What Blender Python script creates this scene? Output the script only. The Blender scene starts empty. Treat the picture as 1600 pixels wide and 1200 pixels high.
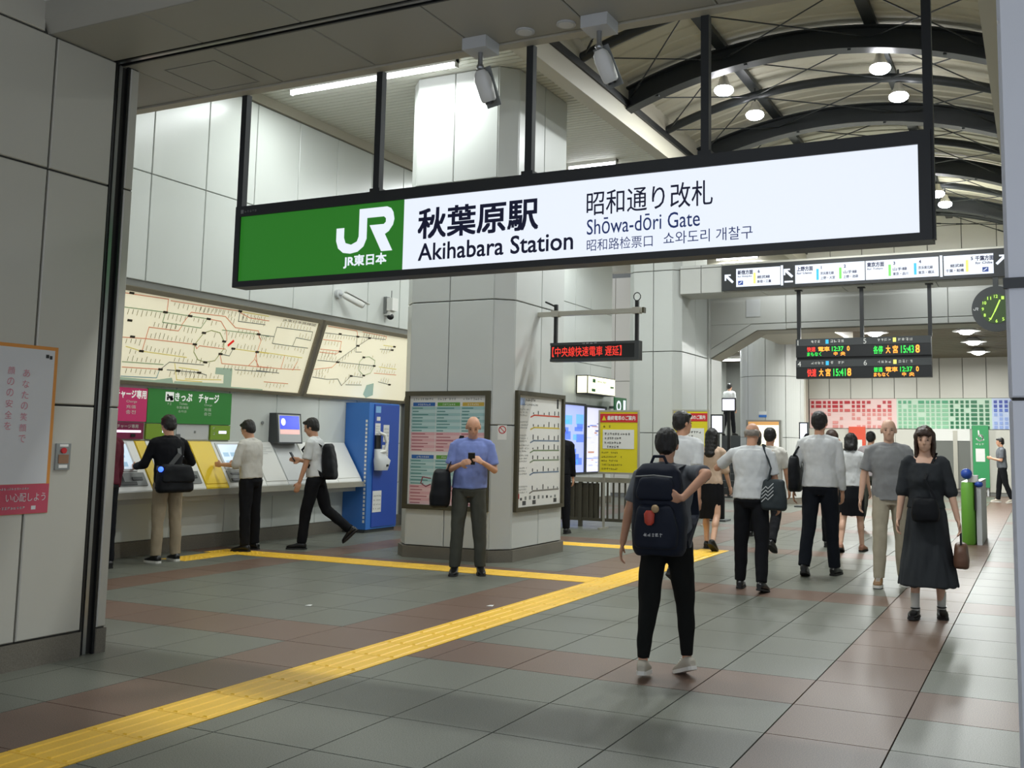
import bpy, bmesh, math, random
from mathutils import Vector, Matrix, noise
random.seed(7)
V = Vector
scene = bpy.context.scene
COL = scene.collection
# ------------------------------------------------------------------ camera
cam = bpy.data.cameras.new('camera')
cam.sensor_fit = 'HORIZONTAL'; cam.sensor_width = 36.0
cam.lens = 36.0 * 1563.26 / 1600.0
cam.shift_x = -(890.64 - 800) / 1600.0
cam.shift_y = (523.58 - 600) / 1600.0
cam.clip_start = 0.05; cam.clip_end = 200
camo = bpy.data.objects.new('camera', cam); COL.objects.link(camo)
RT = ((0.90489837, -0.42441821, 0.03206424), (0.425378, 0.89921757, -0.10228054), (0.014577, 0.10619292, 0.99423869))
M = Matrix.Identity(4)
for i in range(3):
    M[i][0] = RT[i][0]; M[i][1] = RT[i][2]; M[i][2] = -RT[i][1]
M[2][3] = 1.40
camo.matrix_world = M
scene.camera = camo
# ------------------------------------------------------------------ world, exposure
w = bpy.data.worlds.new('world'); scene.world = w; w.use_nodes = True
bg = w.node_tree.nodes['Background']; bg.inputs[0].default_value = (0.80, 0.86, 0.97, 1); bg.inputs[1].default_value = 1.05
vs = scene.view_settings
vs.view_transform = 'Standard'; vs.look = 'None'; vs.exposure = 0.12; vs.gamma = 1.0; vs.use_curve_mapping = False
STRIP_W = 40.0      # watts of one fluorescent strip
BAY_W = 88.0        # watts of one high bay lamp

# ------------------------------------------------------------------ materials
MATS = {}
def srgb(h):
    if isinstance(h, str):
        h = h.lstrip('#'); c = [int(h[i:i+2], 16) / 255 for i in (0, 2, 4)]
    else: c = list(h)
    return tuple((x / 12.92 if x <= 0.04045 else ((x + 0.055) / 1.055) ** 2.4) for x in c)
def mat(name, col, rough=0.5, metal=0.0, emit=0.0, var=0.0, vscale=6.0, bump=0.0, bscale=60.0, spec=0.5, rnd=0.0, speck=0.0, sscale=400.0, coat=0.0, ecol=None):
    if name in MATS: return MATS[name]
    m = bpy.data.materials.new(name); m.use_nodes = True
    nt = m.node_tree; N = nt.nodes; L = nt.links
    b = N['Principled BSDF']; c = srgb(col)
    b.inputs['Roughness'].default_value = rough; b.inputs['Metallic'].default_value = metal
    b.inputs['Specular IOR Level'].default_value = spec
    b.inputs['Coat Weight'].default_value = coat
    b.inputs['Base Color'].default_value = (*c, 1)
    out = None
    geo = None
    if var or bump or speck:
        geo = N.new('ShaderNodeNewGeometry')
    if var or rnd or speck:
        rgb = N.new('ShaderNodeRGB'); rgb.outputs[0].default_value = (*c, 1); out = rgb.outputs[0]
        if var:
            t = N.new('ShaderNodeTexNoise'); t.inputs['Scale'].default_value = vscale; t.inputs['Detail'].default_value = 4
            L.new(geo.outputs['Position'], t.inputs['Vector'])
            mr = N.new('ShaderNodeMapRange'); mr.inputs[1].default_value = .25; mr.inputs[2].default_value = .75
            mr.inputs[3].default_value = 1 - var; mr.inputs[4].default_value = 1 + var
            L.new(t.outputs[0], mr.inputs[0])
            mx = N.new('ShaderNodeVectorMath'); mx.operation = 'SCALE'
            L.new(out, mx.inputs[0]); L.new(mr.outputs[0], mx.inputs['Scale']); out = mx.outputs[0]
        if speck:
            t = N.new('ShaderNodeTexNoise'); t.inputs['Scale'].default_value = sscale; t.inputs['Detail'].default_value = 2
            L.new(geo.outputs['Position'], t.inputs['Vector'])
            mr = N.new('ShaderNodeMapRange'); mr.inputs[1].default_value = .3; mr.inputs[2].default_value = .7
            mr.inputs[3].default_value = 1 - speck; mr.inputs[4].default_value = 1 + speck
            L.new(t.outputs[0], mr.inputs[0])
            mx = N.new('ShaderNodeVectorMath'); mx.operation = 'SCALE'
            L.new(out, mx.inputs[0]); L.new(mr.outputs[0], mx.inputs['Scale']); out = mx.outputs[0]
        if rnd:
            oi = N.new('ShaderNodeObjectInfo')
            mr = N.new('ShaderNodeMapRange'); mr.inputs[3].default_value = 1 - rnd; mr.inputs[4].default_value = 1 + rnd
            L.new(oi.outputs['Random'], mr.inputs[0])
            mx = N.new('ShaderNodeVectorMath'); mx.operation = 'SCALE'
            L.new(out, mx.inputs[0]); L.new(mr.outputs[0], mx.inputs['Scale']); out = mx.outputs[0]
        L.new(out, b.inputs['Base Color'])
    if bump:
        t = N.new('ShaderNodeTexNoise'); t.inputs['Scale'].default_value = bscale; t.inputs['Detail'].default_value = 3
        L.new(geo.outputs['Position'], t.inputs['Vector'])
        bp = N.new('ShaderNodeBump'); bp.inputs['Strength'].default_value = bump; bp.inputs['Distance'].default_value = .01
        L.new(t.outputs[0], bp.inputs['Height']); L.new(bp.outputs[0], b.inputs['Normal'])
    if emit:
        b.inputs['Emission Color'].default_value = (*(srgb(ecol) if ecol else c), 1); b.inputs['Emission Strength'].default_value = emit
    MATS[name] = m
    return m

# setting
m_panel = mat('enamel_panel', '#cdd1cc', .28, var=.02, vscale=1.2, rnd=.012)
m_panel_b = mat('enamel_panel_aged', '#bab8ad', .33, var=.03, vscale=1.5, rnd=.015)
m_col = mat('column_panel', '#c2c5c1', .3, var=.025, vscale=1.3, rnd=.012)
m_joint = mat('joint_sealant', '#3c3b36', .8)
m_joint_l = mat('joint_grey', '#7d7e79', .8)
m_tile = mat('granite_grey', '#6b6d63', .40, spec=.38, speck=.5, sscale=190, var=.05, vscale=1.3, rnd=.03)
m_tileb = mat('granite_brown', '#6e584b', .40, spec=.38, speck=.5, sscale=190, var=.05, vscale=1.3, rnd=.03)
m_grout = mat('grout', '#4a4a45', .8)
m_tact = mat('tactile_yellow', '#f4c236', .45, var=.05, vscale=5, rnd=.04, speck=.05, sscale=120)
m_plinth = mat('stone_plinth', '#6c675c', .5, speck=.2, sscale=150, var=.1, vscale=3)
m_soffit = mat('soffit_panel', '#a3a196', .55, var=.02, vscale=1)
m_slat = mat('ceiling_slat', '#d3d3c8', .6)
m_deck = mat('roof_deck', '#cdc9b6', .6, var=.05, vscale=2)
m_beamc = mat('beam_cladding', '#b7b2a1', .5)
m_steel = mat('dark_steel', '#23282a', .45, metal=.0, spec=.5)
m_black = mat('black_metal', '#17191a', .4)
m_frame = mat('sign_frame', '#26292b', .4)
m_chrome = mat('brushed_steel', '#a9abad', .3, metal=.9)
m_alu = mat('aluminium', '#b9b6aa', .38, metal=.6)
m_bronze = mat('bronze_frame', '#54503f', .4, metal=.5)
m_white = mat('white_paint', '#e3e3de', .4)
m_lightgrey = mat('light_grey_plastic', '#c2c4c4', .45)
m_grey = mat('grey_plastic', '#7f8280', .5)
m_dgrey = mat('dark_grey_plastic', '#3b3e3f', .5)
m_paper = mat('paper', '#d9d9d4', .7)
m_tube = mat('lamp_tube', '#f6f8ff', .4, emit=9.0)
m_bay = mat('bay_lamp', '#fbfbff', .4, emit=40.0)
m_sign = mat('sign_white_lit', '#8a8f98', .4, emit=.86, ecol='#ebf2fd')
m_signg = mat('sign_green_lit', '#2c7a25', .4, emit=.52)
m_signg2 = mat('sign_green_bright', '#3f8f55', .4, emit=.66)
m_ink = mat('navy_ink', '#171d4c', .5)
m_ink2 = mat('blue_ink', '#3a55a6', .5)
m_black_ink = mat('black_ink', '#1c1c1e', .6)
m_pink = mat('pink_sign', '#c02f66', .45, emit=.12)
m_dpink = mat('magenta_header', '#7d1c46', .45)
m_green = mat('green_sign', '#2f7d33', .45, emit=.10)
m_lime = mat('lime_header', '#7fa02f', .45)
m_yel = mat('yellow_poster', '#cfc01e', .5, emit=.05)
m_ypan = mat('yellow_panel', '#e6c52c', .4)
m_red = mat('red_print', '#c1272d', .5)
m_map = mat('map_lit', '#efe8cc', .5, emit=.42)
m_bay_map = mat('map_sage', '#a9bfa9', .5, emit=.25)
m_blue = mat('blue_paint', '#3873c2', .4)
m_blue2 = mat('blue_dark_paint', '#2a4da6', .4)
m_screen = mat('screen_pale', '#c4d4e4', .2, emit=.55)
m_screenb = mat('screen_blue', '#2b3fd0', .2, emit=.9)
m_screenw = mat('screen_white', '#eef1ff', .3, emit=1.0)
m_ledr = mat('led_red', '#e8362a', .5, emit=.9)
m_ledg = mat('led_green', '#2fd04a', .5, emit=.9)
m_ledo = mat('led_orange', '#ff9a35', .5, emit=1.2)
m_glowb = mat('led_blue', '#3a62ff', .5, emit=2.5)
m_clock = mat('clock_face', '#33491f', .4, emit=.25)
m_clockg = mat('clock_glow', '#b6e05a', .4, emit=.7)
m_greend = mat('green_lit_dark', '#1f5e35', .4, emit=.2)
m_gate = mat('gate_green', '#6aa63a', .4)
m_wall_far = mat('far_wall_panel', '#c9c7bd', .45, rnd=.015)

# ------------------------------------------------------------------ mesh helpers
class MB:
    """collects boxes, tubes, lofts; build() links them as one mesh object"""
    def __init__(s): s.v = []; s.f = []; s.mi = []; s.sm = []; s.mats = []; s.cur = 0
    def use(s, m):
        if m not in s.mats: s.mats.append(m)
        s.cur = s.mats.index(m); return s
    def add(s, vs_, fs_, smooth=False):
        o = len(s.v); s.v += [tuple(v) for v in vs_]
        for f in fs_:
            s.f.append(tuple(i + o for i in f)); s.mi.append(s.cur); s.sm.append(smooth)
        return s
    def box(s, x0, x1, y0, y1, z0, z1):
        v = [(x0,y0,z0),(x1,y0,z0),(x1,y1,z0),(x0,y1,z0),(x0,y0,z1),(x1,y0,z1),(x1,y1,z1),(x0,y1,z1)]
        return s.add(v, [(3,2,1,0),(4,5,6,7),(0,1,5,4),(1,2,6,5),(2,3,7,6),(3,0,4,7)])
    def obox(s, c, ax, hx, hy, hz):
        c = V(c); a, b, d = [V(k) for k in ax]
        v = [c + a*i*hx + b*j*hy + d*k*hz for k in (-1,1) for (i,j) in ((-1,-1),(1,-1),(1,1),(-1,1))]
        return s.add(v, [(3,2,1,0),(4,5,6,7),(0,1,5,4),(1,2,6,5),(2,3,7,6),(3,0,4,7)])
    def tube(s, p0, p1, r0, r1=None, n=10, caps=True, smooth=True):
        p0 = V(p0); p1 = V(p1); r1 = r0 if r1 is None else r1
        d = (p1 - p0); d.normalize()
        a = d.orthogonal().normalized(); b = d.cross(a)
        v = []
        for p, r in ((p0, r0), (p1, r1)):
            for k in range(n):
                t = 2*math.pi*k/n; v.append(p + a*math.cos(t)*r + b*math.sin(t)*r)
        f = [(k, (k+1) % n, n+(k+1) % n, n+k) for k in range(n)]
        s.add(v, f, smooth)
        if caps: s.add(v, [tuple(range(n-1,-1,-1)), tuple(range(n, 2*n))])
        return s
    def path(s, pts, r, n=8):
        for a, b in zip(pts, pts[1:]): s.tube(a, b, r, n=n)
        for p in pts[1:-1]: s.ell(p, (r, r, r), n=n, m=4)
        return s
    def ell(s, c, rad, ax=None, n=14, m=9):
        c = V(c); ax = ax or ((1,0,0),(0,1,0),(0,0,1)); a, b, d = [V(k) for k in ax]
        v = [c + d*rad[2]]
        for i in range(1, m):
            ph = math.pi*i/m
            for k in range(n):
                t = 2*math.pi*k/n
                v.append(c + a*rad[0]*math.sin(ph)*math.cos(t) + b*rad[1]*math.sin(ph)*math.sin(t) + d*rad[2]*math.cos(ph))
        v.append(c - d*rad[2])
        f = [(0, 1+k, 1+(k+1) % n) for k in range(n)]
        for i in range(m-2):
            o = 1 + i*n
            f += [(o+k, o+n+k, o+n+(k+1) % n, o+(k+1) % n) for k in range(n)]
        o = 1 + (m-2)*n; l = len(v)-1
        f += [(l, o+(k+1) % n, o+k) for k in range(n)]
        return s.add(v, f, True)
    def cap(s, p0, p1, r0, r1, n=12):
        """tapered limb with round ends"""
        s.tube(p0, p1, r0, r1, n=n); s.ell(p0, (r0,)*3, n=n, m=6); s.ell(p1, (r1,)*3, n=n, m=6); return s
    def loft(s, secs, n=20, smooth=True, caps=True, pw=2.0):
        """secs: (centre, a, b, ra, rb) elliptical rings"""
        v = []
        for c, a, b, ra, rb in secs:
            c = V(c); a = V(a); b = V(b)
            for k in range(n):
                t = 2*math.pi*k/n; ct = math.cos(t); st = math.sin(t)
                q = 2.0/pw
                v.append(c + a*ra*math.copysign(abs(ct)**q, ct) + b*rb*math.copysign(abs(st)**q, st))
        f = []
        for i in range(len(secs)-1):
            o = i*n; f += [(o+k, o+(k+1) % n, o+n+(k+1) % n, o+n+k) for k in range(n)]
        s.add(v, f, smooth)
        if caps: s.add(v, [tuple(range(n-1,-1,-1)), tuple(range(len(v)-n, len(v)))])
        return s
    def prism(s, pts, axis, a, b):
        """closed 2D outline extruded along axis from a to b"""
        def p(q, t):
            return {'x': (t, q[0], q[1]), 'y': (q[0], t, q[1]), 'z': (q[0], q[1], t)}[axis]
        n = len(pts); v = [p(q, a) for q in pts] + [p(q, b) for q in pts]
        f = [(k, (k+1) % n, n+(k+1) % n, n+k) for k in range(n)]
        return s.add(v, f + [tuple(range(n-1,-1,-1)), tuple(range(n, 2*n))])
    def mesh(s, name, m=None):
        me = bpy.data.meshes.new(name); me.from_pydata(s.v, [], s.f)
        if s.mats:
            for k in s.mats: me.materials.append(k)
            me.polygons.foreach_set('material_index', s.mi)
        elif m: me.materials.append(m)
        me.polygons.foreach_set('use_smooth', s.sm)
        bm = bmesh.new(); bm.from_mesh(me); bmesh.ops.recalc_face_normals(bm, faces=bm.faces); bm.to_mesh(me); bm.free()
        return me
    def build(s, name, m=None, parent=None):
        return link(name, s.mesh(name, m), parent)
def link(name, me, parent=None):
    o = bpy.data.objects.new(name, me); COL.objects.link(o)
    if parent: o.parent = parent; o.matrix_parent_inverse = parent.matrix_world.inverted()
    return o
def tag(o, label=None, cat=None, group=None, kind=None):
    for k, v in (('label', label), ('category', cat), ('group', group), ('kind', kind)):
        if v: o[k] = v
    return o
def empty(name, loc, label=None, cat=None, group=None, rz=0, kind=None):
    o = bpy.data.objects.new(name, None); COL.objects.link(o); o.empty_display_size = .1
    o.matrix_world = Matrix.Translation(V(loc)) @ Matrix.Rotation(rz, 4, 'Z')
    return tag(o, label, cat, group, kind)
def B(name, m, parent, *boxes):
    b = MB()
    for k in boxes: b.box(*k)
    return b.build(name, m, parent)

_pc = {}
def panel_mesh(wd, ht, dp, m, ch=.006):
    k = (round(wd, 3), round(ht, 3), round(dp, 3), m.name, ch)
    if k in _pc: return _pc[k]
    a, b = wd/2, ht/2
    v = [(-a,-b,0),(a,-b,0),(a,b,0),(-a,b,0),(-a,-b,dp-ch),(a,-b,dp-ch),(a,b,dp-ch),(-a,b,dp-ch),
         (-a+ch,-b+ch,dp),(a-ch,-b+ch,dp),(a-ch,b-ch,dp),(-a+ch,b-ch,dp)]
    f = [(0,1,5,4),(1,2,6,5),(2,3,7,6),(3,0,4,7),(4,5,9,8),(5,6,10,9),(6,7,11,10),(7,4,8,11),(8,9,10,11)]
    mb = MB(); mb.add(v, f); me = bpy.data.meshes.new('panel'); me.from_pydata(v, [], f); me.materials.append(m)
    _pc[k] = me; return me
def place(name, me, c, u, vv, nn, parent):
    o = bpy.data.objects.new(name, me); COL.objects.link(o)
    mt = Matrix.Identity(4)
    for i in range(3): mt[i][0] = u[i]; mt[i][1] = vv[i]; mt[i][2] = nn[i]; mt[i][3] = c[i]
    if parent: o.parent = parent; o.matrix_parent_inverse = parent.matrix_world.inverted()
    o.matrix_world = mt
    return o
def panels(parent, plane, pos, sgn, us, vs_, dp, m, gap=.012, name='panel', skip=None):
    """grid of separate panels on an axis-aligned plane: plane 'x' -> u=y,v=z; 'y' -> u=x,v=z; 'z' -> u=x,v=y"""
    ax = {'x': (V((0,1,0)), V((0,0,1)), V((1,0,0))), 'y': (V((1,0,0)), V((0,0,1)), V((0,1,0))), 'z': (V((1,0,0)), V((0,1,0)), V((0,0,1)))}[plane]
    u, v, n = ax; n = n*sgn
    if u.cross(v).dot(n) < 0: u = -u
    out = []
    for i in range(len(us)-1):
        for j in range(len(vs_)-1):
            if skip and skip(i, j): continue
            a0, a1, b0, b1 = us[i], us[i+1], vs_[j], vs_[j+1]
            c = ax[0]*((a0+a1)/2) + ax[1]*((b0+b1)/2) + ax[2]*pos
            out.append(place(name, panel_mesh(abs(a1-a0)-gap, abs(b1-b0)-gap, dp, m), c, u, v, n, parent))
    return out

def text_mesh(s, bold=0.0):
    c = bpy.data.curves.new('txt', 'FONT'); c.body = s; c.resolution_u = 3
    o = bpy.data.objects.new('txt', c); COL.objects.link(o)
    dg = bpy.context.evaluated_depsgraph_get()
    me = bpy.data.meshes.new_from_object(o.evaluated_get(dg))
    bpy.data.objects.remove(o); bpy.data.curves.remove(c)
    return me
def text(s, o, u, v, x0, x1, y0, y1, m, parent, name='lettering', bold=0.0, lift=.002, keep=False):
    """lettering as thin solid print fitted to a rectangle on the plane o + u*x + v*y"""
    me = text_mesh(s); o = V(o); u = V(u); v = V(v); n = u.cross(v)
    xs = [k.co.x for k in me.vertices]; ys = [k.co.y for k in me.vertices]
    ax, bx, ay, by = min(xs), max(xs), min(ys), max(ys)
    sx = (x1-x0)/max(bx-ax, 1e-6); sy = (y1-y0)/max(by-ay, 1e-6)
    if keep: sx = sy = min(sx, sy)
    vs_ = []
    fs_ = []
    ks = ((0, 0),) if not bold else ((0, 0), (1, 1), (1, -1), (-1, 1), (-1, -1))
    for q, (kx, ky) in enumerate(ks):          # heavier strokes: the outline printed again, shifted a little
        o_ = len(vs_)
        for k in me.vertices:
            vs_.append(o + u*(x0+(k.co.x-ax)*sx+kx*bold*sx) + v*(y0+(k.co.y-ay)*sy+ky*bold*sy) + n*(lift+q*2e-5))
        fs_ += [tuple(i+o_ for i in p.vertices) for p in me.polygons]
    me2 = bpy.data.meshes.new(name); me2.from_pydata([tuple(p) for p in vs_], [], fs_); me2.materials.append(m)
    bpy.data.meshes.remove(me)
    return link(name, me2, parent)
def scribble(mb, o, u, v, x0, x1, y0, y1, n=None, lift=.002, dens=.75):
    """small illegible print: a row of little strokes standing for characters"""
    o = V(o); u = V(u); v = V(v); nn = u.cross(v); h = y1-y0
    n = n or max(2, int((x1-x0)/(h*1.05))); cw = (x1-x0)/n
    def q(a, b, c, d):
        mb.add([o+u*a+v*c+nn*lift, o+u*b+v*c+nn*lift, o+u*b+v*d+nn*lift, o+u*a+v*d+nn*lift], [(0,1,2,3)])
    for i in range(n):
        if random.random() > dens+.2: continue
        a = x0+i*cw+cw*.08; b = a+cw*.8; st = h*.13
        for k in range(random.choice((2,3,3))):
            yy = y0+h*(.05+.8*random.random()); q(a+cw*.2*random.random(), b-cw*.2*random.random(), yy, yy+st)
        for k in range(random.choice((1,2))):
            xx = a+(b-a)*random.random()*.85; q(xx, xx+st, y0+h*.1*random.random(), y1-h*.15*random.random())
def quad(mb, o, u, v, x0, x1, y0, y1, lift=.001, th=None):
    o = V(o); u = V(u); v = V(v); n = u.cross(v)
    mb.add([o+u*x0+v*y0+n*lift, o+u*x1+v*y0+n*lift, o+u*x1+v*y1+n*lift, o+u*x0+v*y1+n*lift], [(0,1,2,3)])
def line2(mb, o, u, v, pts, wd, lift=.002):
    o = V(o); u = V(u); v = V(v); n = u.cross(v)
    for (a, b), (c, d) in zip(pts, pts[1:]):
        p = V((a, b)); q = V((c, d)); t = q-p
        if t.length < 1e-5: continue
        t.normalize(); s_ = V((-t.y, t.x))*wd/2; e = t*wd*.4
        cs = [p-e-s_, q+e-s_, q+e+s_, p-e+s_]
        mb.add([o+u*k.x+v*k.y+n*lift for k in cs], [(0,1,2,3)])
X, Y, Z = V((1,0,0)), V((0,1,0)), V((0,0,1))
def area(name, loc, sx, sy, watts, color, parent, rot=(0,0,0), shape='RECTANGLE', spread=None):
    l = bpy.data.lights.new(name, 'AREA'); l.shape = shape; l.size = sx; l.size_y = sy; l.energy = watts; l.color = color
    if spread: l.spread = spread
    o = bpy.data.objects.new(name, l); COL.objects.link(o); o.parent = parent
    o.matrix_parent_inverse = parent.matrix_world.inverted() if parent else Matrix.Identity(4)
    o.matrix_world = Matrix.Translation(V(loc)) @ Matrix.Rotation(rot[0], 4, 'X') @ Matrix.Rotation(rot[1], 4, 'Y')
    return o

# ================================================================== THE SETTING
# ------------------------------------------------------------------ floor
floor = tag(B('floor', m_grout, None, (-11.5, 4.2, -3.0, 34.0, -.15, -.022)), kind='structure')
PX, PY = .587, .62
xe = [-10.5] + [-0.69 + PX*k for k in range(-16, 0)]
xe = sorted(set(round(x, 3) for x in ([-0.69+PX*k for k in range(-5, 9)] + [-3.80, -4.205, -4.80] + [-4.80-PX*k for k in range(1, 12)])))
ye = [round(5.62+PY*k, 3) for k in range(-13, 46)]
def brown(cx, cy):
    if -1.277 < cx < -.69 or -4.80 < cx < -4.205 or -8.33 < cx < -7.73: return True
    return (round((cy-5.62-PY/2)/PY) % 6) == 0
def in_strip(x0, x1, y0, y1):
    return None
tiles = []
for i in range(len(xe)-1):
    for j in range(len(ye)-1):
        x0, x1, y0, y1 = xe[i], xe[i+1], ye[j], ye[j+1]
        cx, cy = (x0+x1)/2, (y0+y1)/2
        if cx < -11.3 or cx > 4: continue
        if -4.205 < cx < -3.80 and cy < 12.95: continue            # main tactile strip
        tiles.append((math.hypot(cx-(-1.6), cy-2.0), x0, x1, y0, y1, brown(cx, cy)))
def cut(rect, hole):
    """rect minus hole, as up to four rects"""
    x0, x1, y0, y1 = rect; a0, a1, b0, b1 = hole
    if a1 <= x0+.004 or a0 >= x1-.004 or b1 <= y0+.004 or b0 >= y1-.004: return [rect]
    r = []
    if b0 > y0: r.append((x0, x1, y0, b0))
    if b1 < y1: r.append((x0, x1, b1, y1))
    yy0, yy1 = max(y0, b0), min(y1, b1)
    if a0 > x0: r.append((x0, a0, yy0, yy1))
    if a1 < x1: r.append((a1, x1, yy0, yy1))
    return [k for k in r if k[1]-k[0] > .02 and k[3]-k[2] > .02]
HOLES = [(-9.2, -4.205, 9.36, 9.76), (-9.2, -8.8, 8.76, 9.36), (-6.2, -4.205, 12.55, 12.95)]
pieces = []
for d, x0, x1, y0, y1, br in tiles:
    rs = [(x0, x1, y0, y1)]
    for h in HOLES:
        rs = [q for r in rs for q in cut(r, h)]
    for r in rs: pieces.append((d, r, br))
def seen(r):
    cx, cy = (r[0]+r[1])/2, (r[2]+r[3])/2
    p = camo.matrix_world.inverted() @ V((cx, cy, 0)); 
    if p.z > -.2: return False
    px_ = 890.64+1563.26*p.x/-p.z; py_ = 523.58-1563.26*p.y/-p.z
    if cx < -5.57 and cy < 4.77+(-5.57-cx)*.82: return False
    return -60 < px_ < 1640 and py_ < 1290
vis = sorted([p for p in pieces if seen(p[1])], key=lambda p: p[0])
near, rest = vis[:285], vis[285:] + [p for p in pieces if not seen(p[1])]
for d, (x0, x1, y0, y1), br in near:
    place('tile', panel_mesh(x1-x0-.007, y1-y0-.007, .022, m_tileb if br else m_tile, .0006), V(((x0+x1)/2, (y0+y1)/2, -.022)), X, Y, Z, floor)
fb = MB()
for d, (x0, x1, y0, y1), br in rest:
    fb.use(m_tileb if br else m_tile)
    a = .003
    fb.add([(x0+a,y0+a,0),(x1-a,y0+a,0),(x1-a,y1-a,0),(x0+a,y1-a,0),(x0+a,y0+a,-.022),(x1-a,y0+a,-.022),(x1-a,y1-a,-.022),(x0+a,y1-a,-.022)],
           [(0,1,2,3),(0,4,5,1),(1,5,6,2),(2,6,7,3),(3,7,4,0)])
tag(fb.build('paving_beyond', None, floor), kind='stuff')
# tactile tiles: four raised bars along the walking direction, or dots at a junction
def tact_mesh(kind):
    mb = MB(); h = .198
    mb.box(-h, h, -h, h, -.022, .001)
    if kind == 'bar':
        for k in range(4):
            x = -.15+.1*k
            mb.add([(x-.017,-.185,.001),(x+.017,-.185,.001),(x+.017,.185,.001),(x-.017,.185,.001),(x-.010,-.178,.006),(x+.010,-.178,.006),(x+.010,.178,.006),(x-.010,.178,.006)],
                   [(4,5,6,7),(0,1,5,4),(1,2,6,5),(2,3,7,6),(3,0,4,7)])
    else:
        for i in range(5):
            for j in range(5):
                x, y = -.152+.076*i, -.152+.076*j
                mb.add([(x-.016,y-.016,.001),(x+.016,y-.016,.001),(x+.016,y+.016,.001),(x-.016,y+.016,.001),(x-.008,y-.008,.006),(x+.008,y-.008,.006),(x+.008,y+.008,.006),(x-.008,y+.008,.006)],
                       [(4,5,6,7),(0,1,5,4),(1,2,6,5),(2,3,7,6),(3,0,4,7)])
    return mb.mesh('tactile_tile', m_tact)
TB, TD = tact_mesh('bar'), tact_mesh('dot')
y = 3.115-.4*8
while y < 12.9:
    c = y+.2; j = abs(c-9.56) < .21 or abs(c-12.75) < .21
    place('tactile_tile', TD if j else TB, V((-4.0025, c, 0)), X, Y, Z, floor); y += .4
for k in range(13):
    x = -4.405-.3935*k-.0
    if x > -9.2: place('tactile_tile', TD if k in (11, 12) else TB, V((x, 9.56, 0)), Y, -X, Z, floor)
place('tactile_tile', TB, V((-9.0, 9.16, 0)), X, Y, Z, floor)
place('tactile_tile', TD, V((-9.0, 8.96-.2+.0, 0)), X, Y, Z, floor)
for k in range(5): place('tactile_tile', TB, V((-4.405-.4*k, 12.75, 0)), Y, -X, Z, floor)

# ------------------------------------------------------------------ near opening: left jamb wall, right jamb, soffit
wl = tag(B('wall_near_left', m_joint, None, (-6.3, -5.592, -3.0, 4.585, 0, 4.6), (-6.3, -5.62, 4.585, 4.70, 0, 3.92), (-6.3, -5.585, 4.70, 4.77, .0, 4.6)), kind='structure')
panels(wl, 'x', -5.592, 1, [-2.9, -2.03, -1.15, -.27, .61, 1.49, 2.37, 3.25, 4.13, 4.585], [.16, 1.584, 3.05, 3.905], .022, m_panel_b, .014)
panels(wl, 'x', -5.592, 1, [-2.9, -2.03, -1.15, -.27, .61, 1.49, 2.37, 3.25, 4.05], [3.905, 4.5], .022, m_panel_b, .014)
panels(wl, 'x', -5.585, 1, [4.70, 4.775], [.16, 1.584, 3.06, 3.905], .015, m_panel_b, .01)
B('skirting', m_plinth, wl, (-5.60, -5.565, -2.9, 4.585, 0, .155), (-5.60, -5.565, 4.70, 4.775, 0, .155))
B('shutter_rail', m_chrome, wl, (-5.612, -5.60, 4.63, 4.655, 0, 3.905))
B('shutter_channel', m_black, wl, (-5.60, -5.578, 4.585, 4.60, 0, 3.905), (-5.60, -5.578, 4.685, 4.70, 0, 3.905))
wr = tag(B('wall_near_right', m_joint, None, (-.10, 1.6, 4.12, 4.72, 0, 4.6)), kind='structure')
m_jr = mat('jamb_panel', '#d6d9df', .35, var=.02, vscale=1.5)
panels(wr, 'y', 4.12, -1, [-.11, .75, 1.6], [.14, 1.584, 2.02, 3.3, 3.92], .02, m_jr, .012)
panels(wr, 'x', -.10, -1, [4.11, 4.72], [.14, 1.584, 3.06, 3.905], .012, m_jr, .012)
B('slot_cover', m_dgrey, wr, (-.118, 1.6, 4.085, 4.12, 2.003, 2.042))
B('skirting', m_plinth, wr, (-.115, 1.6, 4.10, 4.12, 0, .14))

so = tag(B('ceiling_soffit', m_joint, None, (-6.9, 1.7, 4.08, 4.575, 3.925, 4.6), (-6.9, 1.7, 4.575, 4.66, 3.955, 4.6), (-6.9, 1.7, 4.66, 5.405, 3.925, 4.6)), kind='structure')
sx = [-6.38, -5.585, -4.79, -3.995, -3.20, -2.405, -1.61, -.815, -.02, .775, 1.6]
panels(so, 'z', 3.926, -1, sx, [4.08, 4.575], .02, m_soffit, .007)
hatch_i = 1
panels(so, 'z', 3.926, -1, sx, [4.66, 5.33], .02, m_soffit, .007, skip=lambda i, j: i == hatch_i)
# the panel with the inspection hatch
B('panel', m_soffit, so, (-5.58, -5.40, 4.663, 5.327, 3.906, 3.926), (-4.94, -4.795, 4.663, 5.327, 3.906, 3.926), (-5.40, -4.94, 4.663, 4.82, 3.906, 3.926), (-5.40, -4.94, 5.26, 5.327, 3.906, 3.926))
B('hatch', m_soffit, so, (-5.388, -4.952, 4.832, 5.248, 3.906, 3.926))
B('edge_trim', m_beamc, so, (-6.9, 1.7, 5.337, 5.42, 3.895, 4.6))
B('rail_track', m_chrome, so, (-6.3, 1.6, 4.605, 4.63, 3.91, 3.955))
B('rail_edge', m_black, so, (-6.3, 1.6, 4.577, 4.592, 3.903, 3.955), (-6.3, 1.6, 4.645, 4.658, 3.903, 3.955))
b = MB(); b.prism([(4.08, 3.906), (4.08, 4.6), (4.03, 4.6), (4.03, 3.99)], 'x', -6.3, 1.6); b.build('riser', m_soffit, so)
nc = tag(B('ceiling_near', m_white, None, (-6.3, 3.0, -1.2, 4.03, 4.10, 4.16)), kind='structure')

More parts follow.
